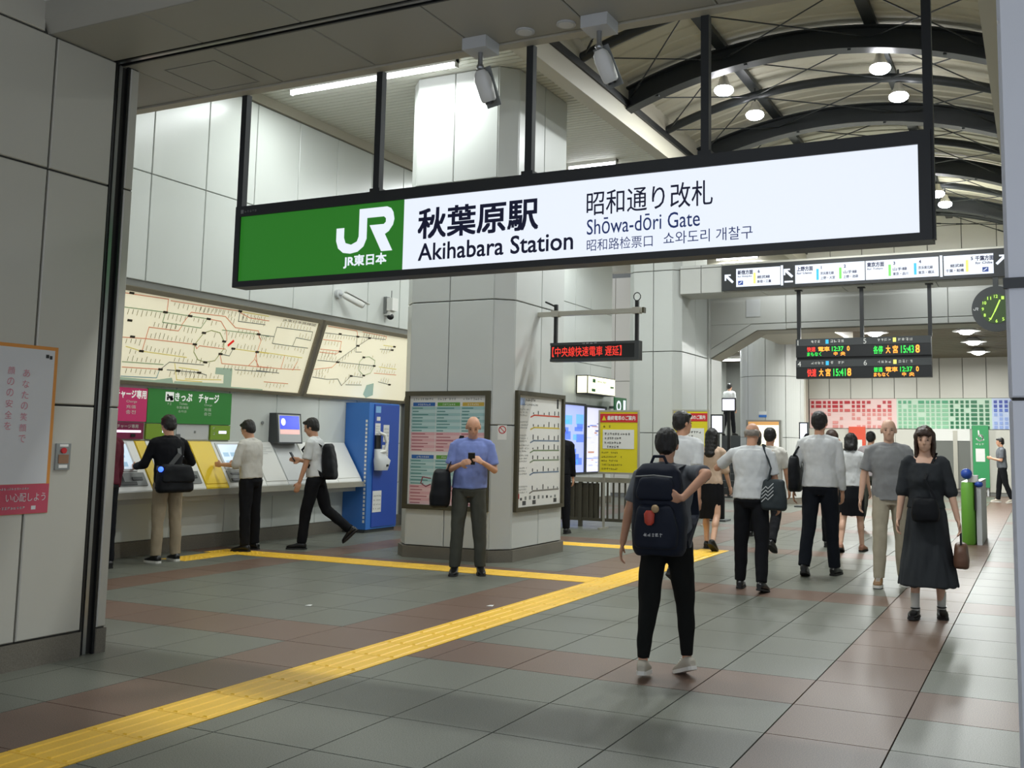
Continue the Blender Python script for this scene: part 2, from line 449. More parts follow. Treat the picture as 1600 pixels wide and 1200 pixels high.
# ------------------------------------------------------------------ ticket hall side wall (x = -9.28), slat ceiling
XW = -9.28
wt = tag(B('wall_left', m_joint_l, None, (-9.9, XW-.02, 5.2, 22.04, 3.05, 6.3)), kind='structure')
wt2 = tag(B('wall_left_lower', m_joint_l, None, (-9.9, -9.66, 5.2, 13.95, 0, 2.04)), kind='structure')
wt3 = tag(B('wall_left_far', m_joint_l, None, (-9.9, XW-.02, 13.95, 22.04, 0, 3.05)), kind='structure')
yj = [8.205+.838*k for k in range(-3, 17)]; yj[-1] = 22.03
panels(wt, 'x', XW-.02, 1, yj, [3.165, 4.43, 5.80], .02, m_panel, .010)
panels(wt3, 'x', XW-.02, 1, [13.95]+[y for y in yj if y > 14.2], [.15, 1.58, 3.165], .02, m_panel, .010)
B('cornice', m_beamc, wt, (XW-.03, XW+.03, 5.3, 22.04, 5.81, 5.94))
panels(wt2, 'x', -9.66, 1, [5.5+.9*k for k in range(0, 10)]+[13.9], [.17, .70, 1.335, 2.03], .015, m_panel, .008)
B('skirting', m_plinth, wt2, (-9.66, -9.63, 5.5, 13.95, 0, .17)); B('skirting', m_plinth, wt3, (XW-.02, XW+.02, 13.95, 22.04, 0, .15))
# wall behind the near jamb, closing the ticket bay
tag(B('wall_bay_end', m_panel, None, (-9.9, -6.3, 5.2, 5.3, 0, 6.3)), kind='structure')
ce = MB(); ce.box(-9.9, -5.1, 5.42, 23.6, 5.97, 6.2)
y = 5.44
while y < 23.5:
    ce.box(-9.28, -5.1, y, y+.085, 5.94, 5.97); y += .1
ce = tag(ce.build('ceiling', m_slat), kind='structure')
tag(B('ceiling_right', m_slat, None, (-.31, 4.2, 5.42, 23.6, 5.94, 6.2)), kind='structure')
# beams along the vault
bl = tag(B('trim_1', m_beamc, None, (-5.12, -4.93, 5.42, 23.5, 5.64, 6.6)), kind='structure')
B('painted_shadow_line', m_black, bl, (-4.932, -4.90, 5.42, 23.5, 5.895, 5.99))  # black strip stands in for the shadow line along the beam top
br_ = tag(B('trim_2', m_beamc, None, (-.43, -.25, 5.42, 23.5, 5.64, 6.6)), kind='structure')
# ------------------------------------------------------------------ vaulted roof
VX, VR = -2.68, 6.1
def arc_z(x, off): return 6.29 - VR + math.sqrt(max((VR+off)**2-(x-VX)**2, 0))
vb = MB(); n = 26; prof = []
y = 5.44
while y < 23.5:
    prof += [(y, .0), (y+.11, .0), (y+.125, .018), (y+.245, .018)]; y += .26
xs = [-5.0 + (4.64)*k/n for k in range(n+1)]
vv = []; 
for (yy, dz) in prof:
    for x in xs: vv.append((x, yy, arc_z(x, .36+dz)))
ff = [(i*(n+1)+k, i*(n+1)+k+1, (i+1)*(n+1)+k+1, (i+1)*(n+1)+k) for i in range(len(prof)-1) for k in range(n)]
vb.add(vv, ff)
vb.add([(x, yy, arc_z(x, .5)) for yy in (5.44, 23.5) for x in xs], [(k, k+1, n+2+k, n+1+k) for k in range(n)])
vault = tag(vb.build('ceiling_vault', m_deck), kind='structure')
ribs = [9.1, 12.2, 15.25, 18.3, 21.35]
def arch(y0, o0, o1, wd, m, name, x0=-4.93, x1=-.43, n=24):
    mb = MB(); secs = []
    for k in range(n+1):
        x = x0+(x1-x0)*k/n
        secs.append([(x, y0-wd/2, arc_z(x, o0)), (x, y0+wd/2, arc_z(x, o0)), (x, y0+wd/2, arc_z(x, o1)), (x, y0-wd/2, arc_z(x, o1))])
    v = [p for s_ in secs for p in s_]
    f = [(4*k+i, 4*k+(i+1) % 4, 4*k+4+(i+1) % 4, 4*k+4+i) for k in range(n) for i in range(4)] + [(0,1,2,3), (4*n+3,4*n+2,4*n+1,4*n)]
    mb.add(v, f); return mb
for y0 in ribs:
    r_ = arch(y0, .02, .27, .02, m_steel, 'arch_rib'); 
    for o0, o1 in ((-.005, .02), (.265, .285)):
        q = arch(y0, o0, o1, .20, m_steel, ''); r_.add(q.v, q.f)
    rb = r_.build('arch_rib', m_steel, vault)
    for x in (-4.5, -3.3, -2.0, -.9): B('bolt', m_steel, rb, (x-.02, x+.02, y0-.06, y0-.02, arc_z(x, .0)-.02, arc_z(x, .0)))
for a, c in zip(ribs, ribs[1:]+[23.5]):
    y0 = (a+c)/2
    mb = MB(); pts = [(-4.93+4.5*k/20, y0, arc_z(-4.93+4.5*k/20, .17)) for k in range(21)]
    for p, q in zip(pts, pts[1:]): mb.tube(p, q, .062, n=10, caps=False)
    mb.build('arch_tie', m_steel, vault)
    # thin crossed bracing rods with sleeves, four bays
    bx = [-4.9, -3.62, -1.74, -.46]
    for yy0, yy1 in ((a, y0), (y0, c)):
        for i in range(3):
            for (xa, xb) in ((bx[i], bx[i+1]), (bx[i+1], bx[i])):
                mb = MB(); p = V((xa, yy0, arc_z(xa, .16))); q = V((xb, yy1, arc_z(xb, .16)))
                mb.tube(p, q, .009, n=6); d = (q-p).normalized(); mb.tube(q-d*.38, q-d*.2, .015, n=6)
                mb.build('brace_rod', m_steel, vault)
for x in (-3.62, -1.74):
    B('purlin', m_steel, vault, (x-.07, x+.07, 5.5, 23.5, arc_z(x, .285), arc_z(x, .352)))
# gable at the end of the vault
ga = tag(B('wall_gable', m_joint, None, (-5.1, 4.2, 23.52, 23.7, 4.4, 7.2)), kind='structure')
panels(ga, 'y', 23.52, -1, [-5.1+.72*k for k in range(14)], [4.6, 6.35, 7.0], .02, m_wall_far, .014)

# ------------------------------------------------------------------ gate wall with the chamfered opening
YG = 18.9
gw = MB()
gw.prism([(-5.88, 0), (-5.86, 0), (-5.86, 3.06), (-4.93, 3.60), (3.2, 3.60), (3.2, 0), (4.2, 0), (4.2, 4.62), (-6.0, 4.62), (-6.0, 0)], 'y', YG+.02, YG+.70)
gw = tag(gw.build('wall_gate', m_joint_l), kind='structure')
def polypanel(name, pts, y0, dp, m, parent):
    mb = MB(); mb.prism(pts, 'y', y0-dp, y0); return mb.build(name, m, parent)
m_gatep = mat('gate_wall_panel', '#bebfba', .35, var=.03, vscale=1.2)
polypanel('panel', [(-5.87, 3.25), (-5.05, 3.722), (-5.87, 3.722)], YG+.02, .02, m_gatep, gw)
polypanel('panel', [(-5.87, 3.07), (-4.93, 3.60), (-4.37, 3.60), (-4.37, 3.714), (-5.045, 3.714), (-5.87, 3.238)], YG+.02, .02, m_gatep, gw)
gx = [-5.88, -4.37, -1.46, 1.45, 4.2]
panels(gw, 'y', YG+.02, -1, gx, [3.72, 4.62], .02, m_gatep, .012)
panels(gw, 'y', YG+.02, -1, gx[1:4], [3.602, 3.72], .02, m_gatep, .012)
B('cover_plate', m_lightgrey, gw, (-5.14, -4.86, YG-.012, YG+.002, 3.86, 4.20))
b = MB(); b.prism([(-5.86, 3.05), (-4.93, 3.585), (3.2, 3.585), (3.2, 3.60), (-4.94, 3.60), (-5.88, 3.065)], 'y', YG+.03, YG+.69); b.build('reveal', mat('reveal_panel', '#8f8b7e', .5), gw)
B('reveal', m_gatep, gw, (-5.86, -5.845, YG+.01, YG+.7, 0, 3.06)); B('reveal', m_gatep, gw, (-6.0, -5.862, 18.80, YG+.02, 0, 4.62))
# box beam carrying the direction sign
bb = tag(B('trim_3', m_joint_l, None, (-5.88, 4.2, 17.12, 17.75, 4.09, 4.60)), kind='structure')
panels(bb, 'y', 17.12, -1, [-5.88, -5.48, -5.09, -3.8, -2.5, -1.2, .1, 1.4, 2.7, 4.2], [4.085, 4.55, 4.61], .02, m_gatep, .012)
panels(bb, 'z', 4.09, -1, [-5.88, -4.4, -3.0, -1.5, 0, 1.5, 3, 4.2], [17.12, 17.75], .012, m_gatep, .01)
# roof above the gates
tag(B('ceiling_gates', m_soffit, None, (-5.88, 4.2, 17.75, 23.5, 4.62, 4.68)), kind='structure')

# ------------------------------------------------------------------ beyond the gates
wb = tag(B('wall_back', m_joint_l, None, (-10.4, 4.2, 32.05, 32.3, 0, 4.6)), kind='structure')
panels(wb, 'y', 32.05, -1, [-6.70+.655*k for k in range(0, 16)], [2.86, 4.3], .03, m_wall_far, .02)
panels(wb, 'y', 32.05, -1, [-6.70+1.31*k for k in range(0, 8)], [.1, 1.95], .02, m_wall_far, .012)
tag(B('trim_5', mat('beige_return', '#cfcabb', .5), None, (-6.95, -6.70, 31.6, 32.0, 0, 4.3)), kind='structure')
# coloured mosaic band: pale ground and rows of small squares
mo = MB(); rnd = random.Random(3)
bands = [(-6.66, -4.02, '#e2c3be', ('#b33038', '#c9625f', '#d68e88')), (-4.02, -1.33, '#bcd3be', ('#1c6b45', '#4f9a74', '#85b996')), (-1.33, 1.3, '#b9c6e0', ('#263f9a', '#4d68b8', '#8aa0d4'))]
for bi, (x0, x1, gc, cs) in enumerate(bands):
    mo.use(mat('mosaic_ground_%d' % bi, gc, .5)).box(x0, x1, 32.0, 32.03, 1.95, 2.86)
    ms = [mat('mosaic_%d_%d' % (bi, k), c, .4) for k, c in enumerate(cs)]
    x = x0+.05
    while x < x1-.1:
        wd = rnd.choice((.09, .09, .11, .17))
        for r_ in range(7):
            z = 2.80-.125*r_
            pr = rnd.random()
            if bi == 1: k = 0 if x > -2.6 else (1 if r_ == 0 else 2)
            else: k = 0 if r_ < 2 else (1 if r_ < 3 else 2)
            if pr < (.9 if r_ < 3 or bi == 1 else .6): mo.use(ms[k]).box(x, min(x+wd, x1), 31.985, 32.0, z-.09, z)
        x += wd+.055
tag(mo.build('mosaic', None, wb), kind='stuff')
cb = MB(); cb.box(-5.88, 4.2, 19.6, 32.3, 4.12, 4.3); cb.box(-9.9, -5.88, 24.5, 32.3, 4.12, 4.3)
y = 19.62
while y < 32: cb.box(-9.5 if y > 24.5 else -5.88, 4.2, y, y+.17, 4.08, 4.12); y += .25
tag(cb.build('ceiling_platform', mat('brown_slat', '#7b7260', .6)), kind='structure')
B('ceiling_lowered', m_beamc, None, (-5.6, -3.9, 20.4, 23.6, 3.78, 4.08))['kind'] = 'structure'
tag(B('wall_right', m_panel, None, (4.2, 4.4, 4.7, 34, 0, 6.4)), kind='structure')
tag(B('wall_far_left', m_panel, None, (-9.6, -9.4, 24.5, 32.3, 0, 4.6)), kind='structure')
we = tag(B('wall_exit', m_joint_l, None, (-11.5, -7.6, 24.3, 24.5, 0, 6.3)), kind='structure')
panels(we, 'y', 24.3, -1, [-11.4+.63*k for k in range(7)], [.1, 3.0, 5.75], .02, mat('beige_return', '#cfcabb', .5), .012)
tag(B('trim_4', m_beamc, None, (-9.95, -5.1, 23.4, 23.7, 5.75, 6.2)), kind='structure')

# ------------------------------------------------------------------ columns
def column(x0, x1, y0, y1, ch, fj, sj, zs, label, ztop=5.94, m=m_col):
    root = empty('column', ((x0+x1)/2, (y0+y1)/2, 0), label, 'column')
    k = .025
    def oct_(a): return [(x0+ch-a*.4, y0-a), (x1-ch+a*.4, y0-a), (x1+a, y0+ch-a*.4), (x1+a, y1-ch+a*.4), (x1-ch+a*.4, y1+a), (x0+ch-a*.4, y1+a), (x0-a, y1-ch+a*.4), (x0-a, y0+ch-a*.4)]
    c = MB(); c.prism(oct_(-k), 'z', 0, ztop); c.build('core', m_joint, root)
    c = MB(); c.prism(oct_(.03), 'z', 0, zs[0]-.004); c.build('plinth', m_plinth, root)
    panels(root, 'y', y0+k, -1, fj, zs, k, m, .012)
    panels(root, 'y', y1-k, 1, fj, zs, k, m, .012)
    panels(root, 'x', x1-k, 1, sj, zs, k, m, .012)
    panels(root, 'x', x0+k, -1, sj, zs, k, m, .012)
    for sx_, sy_ in ((-1,-1), (1,-1), (1,1), (-1,1)):
        cx = (x1-ch/2) if sx_ > 0 else (x0+ch/2); cy = (y1-ch/2) if sy_ > 0 else (y0+ch/2)
        n_ = V((sx_, sy_, 0)).normalized(); u = Z.cross(n_)
        for a, b_ in zip(zs, zs[1:]):
            place('panel', panel_mesh(ch*1.4142-.006, b_-a-.012, k, m), V((cx, cy, (a+b_)/2))-n_*k, u, Z, n_, root)
    return root
c1 = column(-7.19, -5.65, 10.25, 11.97, .19, [-7.0, -6.46, -5.84], [10.44, 11.13, 11.78], [.14, 1.584, 3.075, 4.55, 5.94], 'big square pale panelled column with two framed posters, behind the hanging sign')
c2 = column(-6.90, -5.88, 17.10, 18.88, .13, [-6.77, -6.39, -6.01], [17.23, 18.0, 18.75], [.14, 1.584, 3.06, 4.55, 5.94], 'tall grey panelled column where the gate wall begins, behind the yellow notices')
# small warning sticker on the first column's corner
n_ = V((1,-1,0)).normalized(); u = Z.cross(n_)
st = MB(); st.use(m_white); oo = V((-5.745, 10.345, 1.50))+n_*.002
quad(st, oo, u, Z, -.055, .055, -.085, .085, .0)
st.use(m_red)
for k in range(16):
    t0, t1 = 2*math.pi*k/16, 2*math.pi*(k+1)/16
    st.add([oo+n_*.001+u*math.cos(t)*r_+Z*(math.sin(t)*r_+.03) for t, r_ in ((t0,.036),(t1,.036),(t1,.047),(t0,.047))], [(0,1,2,3)])
line2(st, oo+Z*.03, u, Z, [(-.03,.03),(.03,-.03)], .01, .001)
st.build('no_smoking_sticker', None, c1)
# round column beyond the gates
rc = empty('column', (-6.07, 24.7, 0), 'pale round column seen through the gate opening', 'column')
c = MB(); c.tube((-6.07, 24.7, 0), (-6.07, 24.7, 4.1), .75, n=40); c.build('core', m_joint, rc)
def curved(cx, cy, r, t0, t1, z0, z1, n=6, dp=.03):
    mb = MB(); v = []
    for k in range(n+1):
        t = t0+(t1-t0)*k/n
        for rr in (r, r-dp):
            for z in (z0, z1): v.append((cx+rr*math.cos(t), cy+rr*math.sin(t), z))
    f = []
    for k in range(n):
        o = 4*k; f += [(o, o+4, o+5, o+1), (o+1, o+5, o+7, o+3), (o, o+2, o+6, o+4)]
    f += [(0,1,3,2), (4*n, 4*n+2, 4*n+3, 4*n+1)]
    mb.add(v, f, False); return mb
for k in range(10):
    t0 = 2*math.pi*k/10+.35; t1 = 2*math.pi*(k+1)/10+.35
    for z0, z1 in ((.14, 1.58), (1.58, 3.06), (3.06, 4.08)):
        curved(-6.07, 24.7, .78, t0+.008, t1-.008, z0+.006, z1-.006).build('panel', m_gatep, rc)
c = MB(); c.tube((-6.07, 24.7, 0), (-6.07, 24.7, .135), .79, n=40); c.build('plinth', m_plinth, rc)

# ================================================================== LAMPS
def strip(x0, x1, y, z, label, watts=STRIP_W, grp=None):
    r = empty('fluorescent_lamp', ((x0+x1)/2, y, z), label, 'lamp', grp)
    b = MB(); b.prism([(y-.075, z), (y+.075, z), (y+.04, z-.05), (y-.04, z-.05)], 'x', x0, x1); b.build('fitting', m_white, r)
    b = MB(); b.tube((x0+.02, y, z-.075), (x1-.02, y, z-.075), .028, n=12); b.build('tube', m_tube, r)
    B('end_cap', m_white, r, (x0, x0+.02, y-.035, y+.035, z-.11, z)); B('end_cap', m_white, r, (x1-.02, x1, y-.035, y+.035, z-.11, z))
    area('tube_light', ((x0+x1)/2, y, z-.112), (x1-x0)*.95, .07, watts, (.94, 1.0, .985), r)
    return r
strip(-8.72, -7.32, 9.85, 5.94, 'long white ceiling light on the left, above the ticket machines')
strip(-7.27, -6.19, 9.85, 5.94, 'long white ceiling light touching the top of the postered column')
strip(-6.92, -6.05, 14.5, 5.94, 'short white ceiling light glowing just above the sign, right of the column')
strip(-8.75, -7.35, 14.5, 5.94, 'white ceiling light hidden behind the postered column')
strip(-8.75, -7.35, 19.1, 5.94, 'white ceiling light at the far end of the left wall')
strip(-7.05, -6.0, 23.2, 5.94, 'white ceiling light glimpsed over the left end of the direction sign')
strip(-5.0, -3.6, 18.35, 4.62, 'added white lamp hidden between the direction sign beam and the gate wall, left one', 9)  # this pair is added out of sight to brighten the gate wall
strip(-2.2, -.8, 18.35, 4.62, 'added white lamp hidden between the direction sign beam and the gate wall, right one', 9)
strip(-3.8, -2.4, 21.4, 4.08, 'added white lamp hidden above the gate lintel, left one', 120)  # unseen pair added to light the round column and far side
strip(-2.2, -.8, 21.4, 4.08, 'added white lamp hidden above the gate lintel, right one', 120)
strip(-9.2, -7.6, 27.2, 4.08, 'far white lamp in the gap left of the round column, nearer one', 60)
strip(-9.2, -7.6, 30.2, 4.08, 'far white lamp in the gap left of the round column, farther one', 60)
def bay(x, y, label, on=True):
    zt = arc_z(x, .235); zl = 6.12
    r = empty('high_bay_lamp', (x, y, zl), label, 'lamp')
    b = MB(); b.tube((x, y, zl+.16), (x, y, zt+.06), .012, n=8); b.build('stem', m_steel, r)
    b = MB(); b.loft([((x,y,zl+.18), X, Y, .05, .05), ((x,y,zl+.13), X, Y, .06, .06), ((x,y,zl+.02), X, Y, .115, .115), ((x,y,zl), X, Y, .12, .12)], n=20); b.build('housing', m_alu, r)
    b = MB(); b.ell((x, y, zl-.005), (.13, .13, .07), n=18, m=8); b.build('lens', m_bay, r)
    area('bay_light', (x, y, zl-.07), .2, .2, BAY_W, (.95, 1.0, .995), r, shape='DISK')
for (x, y, l) in ((-3.72, 12.6, 'bright round roof lamp, nearer of the left pair under the vault'), (-3.60, 13.75, 'bright round roof lamp, farther of the left pair under the vault'),
                  (-1.70, 12.6, 'bright round roof lamp, nearer of the right pair under the vault'), (-1.62, 13.75, 'bright round roof lamp, farther of the right pair under the vault'),
                  (-1.64, 19.5, 'upper of two small round lamps beside the right end of the big sign'), (-1.58, 20.4, 'lower of two small round lamps beside the right end of the big sign'),
                  (-3.70, 19.5, 'roof lamp hidden behind the white part of the big sign, nearer one'), (-3.70, 20.4, 'roof lamp hidden behind the white part of the big sign, farther one'),
                  (-3.70, 6.4, 'roof lamp out of view above the soffit, left one'), (-1.66, 6.4, 'roof lamp out of view above the soffit, right one')):
    bay(x, y, l)
def dish(x, y, z, label, wt):
    r = empty('dish_lamp', (x, y, z), label, 'lamp')
    b = MB(); b.loft([((x,y,z+.10), X, Y, .06, .06), ((x,y,z+.05), X, Y, .14, .14), ((x,y,z-.02), X, Y, .30, .30), ((x,y,z-.03), X, Y, .30, .30)], n=22); b.build('reflector', m_white, r)
    b = MB(); b.ell((x, y, z-.02), (.17, .17, .09), n=18, m=8); b.build('bulb', m_bay, r)
    area('dish_light', (x, y, z-.13), .3, .3, wt*2.0, (.98, 1, .96), r, shape='DISK')
dish(-3.39, 23.5, 4.0, 'dish lamp over the platform side, just above the middle of the departure board', 45)
dish(-1.46, 23.7, 4.0, 'dish lamp over the platform side, left of the clock', 45)
dish(-1.46, 26.2, 4.0, 'smaller dish lamp seen below the clock', 45)
dish(-4.6, 29.0, 4.0, 'dish lamp beyond the gates near the mosaic wall', 70)
dish(-1.5, 29.0, 4.0, 'dish lamp beyond the gates above the green wheelchair sign', 70)
# recessed downlights in the soffit
for x, l in ((-2.80, 'unlit round downlight in the soffit, left of the second camera'), (-2.52, 'unlit round downlight in the soffit beside the second camera')):
    r = empty('downlight', (x, 5.22, 3.906), l, 'lamp')
    b = MB(); b.tube((x, 5.22, 3.898), (x, 5.22, 3.915), .06, n=20); b.build('bezel', m_lightgrey, r)
    b = MB(); b.tube((x, 5.22, 3.895), (x, 5.22, 3.90), .045, n=20); b.build('diffuser', m_paper, r)

# ================================================================== MAIN HANGING SIGN
YS = 5.40
sg = empty('station_sign', (-2.86, YS, 2.465), 'long lit white and green hanging station name sign with black frame', 'sign')
FX0, FX1, FZ0, FZ1 = -5.232, -.482, 2.466, 3.055
GX0, GX1, GZ0, GZ1 = -5.187, -.545, 2.508, 2.980
B('frame', m_frame, sg, (FX0, FX1, YS-.012, YS+.13, GZ1, FZ1), (FX0, FX1, YS-.012, YS+.13, FZ0, GZ0), (FX0, GX0, YS-.012, YS+.13, GZ0, GZ1), (GX1, FX1, YS-.012, YS+.13, GZ0, GZ1), (FX0, FX1, YS+.05, YS+.13, GZ0, GZ1))
gpan = B('green_face', m_signg, sg, (GX0, -3.775, YS, YS+.05, GZ0, GZ1)); gpan['label'] = 'green lit face with white railway logo'
wpan = B('white_face', m_sign, sg, (-3.775, GX1, YS, YS+.05, GZ0, GZ1)); wpan['label'] = 'white lit face with dark blue lettering'
for x in (-5.222, -4.02, -2.863, -1.712, -.492):
    B('hanger', m_frame, sg, (x-.024, x+.024, YS+.01, YS+.06, FZ1-(.58 if x < -5 or x > -.6 else .0), 3.90))
    if -5 < x < -.6: B('foot_plate', m_frame, sg, (x-.04, x+.04, YS-.002, YS+.09, FZ1, FZ1+.025))
JR = [(0,.385),(0,.2),(.04,.09),(.13,.02),(.26,0),(.39,.02),(.49,.09),(.54,.2),(.54,.50),(.83,.50),(.865,.47),(.865,.42),(.83,.39),(.585,.39),(.80,0),(.99,0),(.855,.245),(.92,.28),(.99,.37),(1.01,.45),(.99,.55),(.95,.61),(.88,.64),(.40,.64),(.40,.24),(.37,.17),(.27,.13),(.17,.16),(.14,.24),(.14,.385)]
def poly(name, pts, o, u, v, m, parent, lift=.002):
    o = V(o); u = V(u); v = V(v); n = u.cross(v)
    bm = bmesh.new(); vs_ = [bm.verts.new(o+u*a+v*b_+n*lift) for a, b_ in pts]; f = bm.faces.new(vs_); f.normal_update()
    bmesh.ops.triangulate(bm, faces=[f]); me = bpy.data.meshes.new(name); bm.to_mesh(me); bm.free(); me.materials.append(m)
    return link(name, me, parent)
O = V((0, YS, 0))
poly('railway_logo', [(-4.324+a*.47, 2.645+b_*.47) for a, b_ in JR], O, X, Z, m_sign, gpan)
text('JR東日本', O, X, Z, -4.252, -3.905, 2.548, 2.632, m_sign, gpan, bold=.03)
text('秋葉原駅', O, X, Z, -3.658, -2.78, 2.706, 2.902, m_ink, wpan, bold=.022)
text('Akihabara Station', O, X, Z, -3.652, -2.538, 2.560, 2.672, m_ink, wpan, bold=.012)
text('昭和通り改札', O, X, Z, -2.449, -1.661, 2.757, 2.905, m_ink, wpan, bold=.004)
text('Shōwa-dōri Gate', O, X, Z, -2.446, -1.737, 2.640, 2.738, m_ink2, wpan, bold=.003)
text('昭和路检票口', O, X, Z, -2.445, -2.024, 2.540, 2.612, m_ink2, wpan)
text('쇼와도리 개찰구', O, X, Z, -1.957, -1.43, 2.545, 2.620, m_ink2, wpan)
sp = MB(); sp.use(m_grey); quad(sp, O, X, Z, -5.18, -5.155, 3.0, 3.028, .014); scribble(sp, O, X, Z, -5.145, -5.03, 3.005, 3.024, lift=.014)
sp.build('maker_plate', None, sg)

# ================================================================== CAMERAS
def cctv_ceiling(x, y, z, d, label):
    r = empty('security_camera', (x, y, z), label, 'camera')
    B('mount_box', m_lightgrey, r, (x-.085, x+.085, y-.085, y+.085, z-.075, z))
    b = MB(); b.tube((x, y, z-.075), (x, y, z-.16), .016, n=12); b.ell((x, y, z-.17), (.024,)*3); b.tube((x, y, z-.17), V((x, y, z-.17))+V(d)*.05, .014); b.build('stem', m_chrome, r)
    d = V(d).normalized(); u = d.cross(Y).normalized(); v = u.cross(d)
    p = V((x, y, z-.19))
    b = MB(); b.loft([(p+d*t, u, v, a, a*.95) for t, a in ((0,.026),(.02,.042),(.06,.05),(.16,.047),(.19,.044),(.20,.034))], n=16, pw=3); b.build('housing', m_white, r)
    b = MB(); b.obox(p+d*.11+v*.056, (u, v, d), .05, .004, .125); b.build('sun_shield', m_grey, r)
    b = MB(); b.tube(p+d*.195, p+d*.212, .028, n=16); b.build('lens', m_black, r)
cctv_ceiling(-3.13, 5.25, 3.906, (.10, .24, -.6), 'grey security camera hanging from the soffit, left of the two')
cctv_ceiling(-2.31, 5.24, 3.906, (.16, .30, -.6), 'grey security camera hanging from the soffit, right of the two')
def cctv_wall(y, z, label, down=False):
    x = XW
    r = empty('wall_camera', (x, y, z), label, 'camera')
    b = MB(); b.tube((x, y, z), (x+.05, y, z), .07, n=16); b.build('base', m_lightgrey, r)
    b = MB(); b.tube((x+.05, y, z), (x+.14, y+.03, z-.02), .022); b.build('arm', m_lightgrey, r)
    d = V((.45, .62, -.34) if not down else (.35, .1, -.9)).normalized(); u = d.cross(Z).normalized(); v = u.cross(d); p = V((x+.13, y+.02, z-.03))
    b = MB(); b.loft([(p+d*t, u, v, a, a*.85) for t, a in ((-.04,.03),(0,.05),(.22,.055),(.30,.05))], n=14, pw=3); b.build('housing', m_white, r)
    b = MB(); b.obox(p+d*.17+v*.058, (u, v, d), .058, .005, .2); b.build('sun_shield', m_white, r)
    b = MB(); b.tube(p+d*.295, p+d*.31, .032, n=14); b.build('lens', m_black, r)
cctv_wall(11.66, 3.50, 'white bullet camera on the left wall above the route map')
r = empty('wall_speaker', (XW, 12.86, 3.30), 'small white box device with dark dome on the wall beside the column', 'device')
B('bracket', m_grey, r, (XW, XW+.06, 12.80, 12.88, 3.36, 3.62)); B('housing', m_white, r, (XW+.05, XW+.17, 12.80, 12.95, 3.40, 3.60))
b = MB(); b.tube((XW+.1, 12.87, 3.6), (XW+.1, 12.87, 3.72), .008); b.build('aerial', m_grey, r)
b = MB(); b.ell((XW+.09, 12.87, 3.31), (.055, .055, .05)); b.build('dome', m_black, r); B('dome_mount', m_white, r, (XW, XW+.12, 12.82, 12.92, 3.33, 3.40))

# ================================================================== NEAR LEFT WALL: poster, button box
po = empty('poster', (-5.57, 4.0, .92), 'white poster with orange border and pink lettering on the near left wall', 'poster')
OP = V((-5.568, 0, 0)); U = Y; 
m_orange = mat('poster_orange', '#cf8a3c', .6); m_pinkp = mat('poster_pink', '#b9485c', .6); m_pinkt = mat('poster_pink_text', '#c9808c', .6); m_pwhite = mat('poster_white', '#c9cacb', .6)
B('sheet', m_orange, po, (-5.572, -5.566, 3.35, 4.285, .92, 1.94))
B('white_field', m_pwhite, po, (-5.566, -5.5645, 3.37, 4.262, 1.10, 1.918))
B('pink_band', m_pinkp, po, (-5.566, -5.5645, 3.352, 4.283, .922, 1.098))
OQ = V((-5.5645, 0, 0))
for i, ch_ in enumerate('あなたの笑顔で'):
    text(ch_, OQ, Y, Z, 4.055, 4.10, 1.79-.066*i-.046, 1.79-.066*i, m_pinkt, po)
for i, ch_ in enumerate('顔のの安全を'):
    text(ch_, OQ, Y, Z, 3.955, 4.00, 1.80-.066*i-.046, 1.80-.066*i, m_pinkt, po)
b = MB(); b.use(m_black_ink); quad(b, OQ, Y, Z, 4.20, 4.222, 1.868, 1.89, .001); quad(b, OQ, Y, Z, 4.226, 4.245, 1.862, 1.884, .001); b.build('emblem', None, po)
text('い心配しよう', OQ, Y, Z, 4.0, 4.262, .995, 1.045, m_pwhite, po)
b = MB(); b.use(m_pwhite); scribble(b, OQ, Y, Z, 3.9, 4.15, 1.065, 1.08, lift=.0012); scribble(b, OQ, Y, Z, 3.9, 4.13, .95, .967, lift=.0012); quad(b, OQ, Y, Z, 4.17, 4.20, .945, .968, .0012); b.build('small_print', None, po)
bx = empty('push_button_box', (-5.57, 4.36, 1.26), 'small steel push button box beside the poster', 'switch')
B('plate', m_chrome, bx, (-5.57, -5.558, 4.312, 4.415, 1.18, 1.345))
b = MB(); b.tube((-5.56, 4.363, 1.30), (-5.548, 4.363, 1.30), .018, n=14); b.build('button', m_red, bx)
B('label', m_white, bx, (-5.558, -5.556, 4.335, 4.395, 1.192, 1.212)); B('label', m_white, bx, (-5.558, -5.556, 4.335, 4.395, 1.325, 1.34)); B('cover', mat('amber_cover', '#8d6b52', .4), bx, (-5.558, -5.553, 4.330, 4.40, 1.22, 1.275))

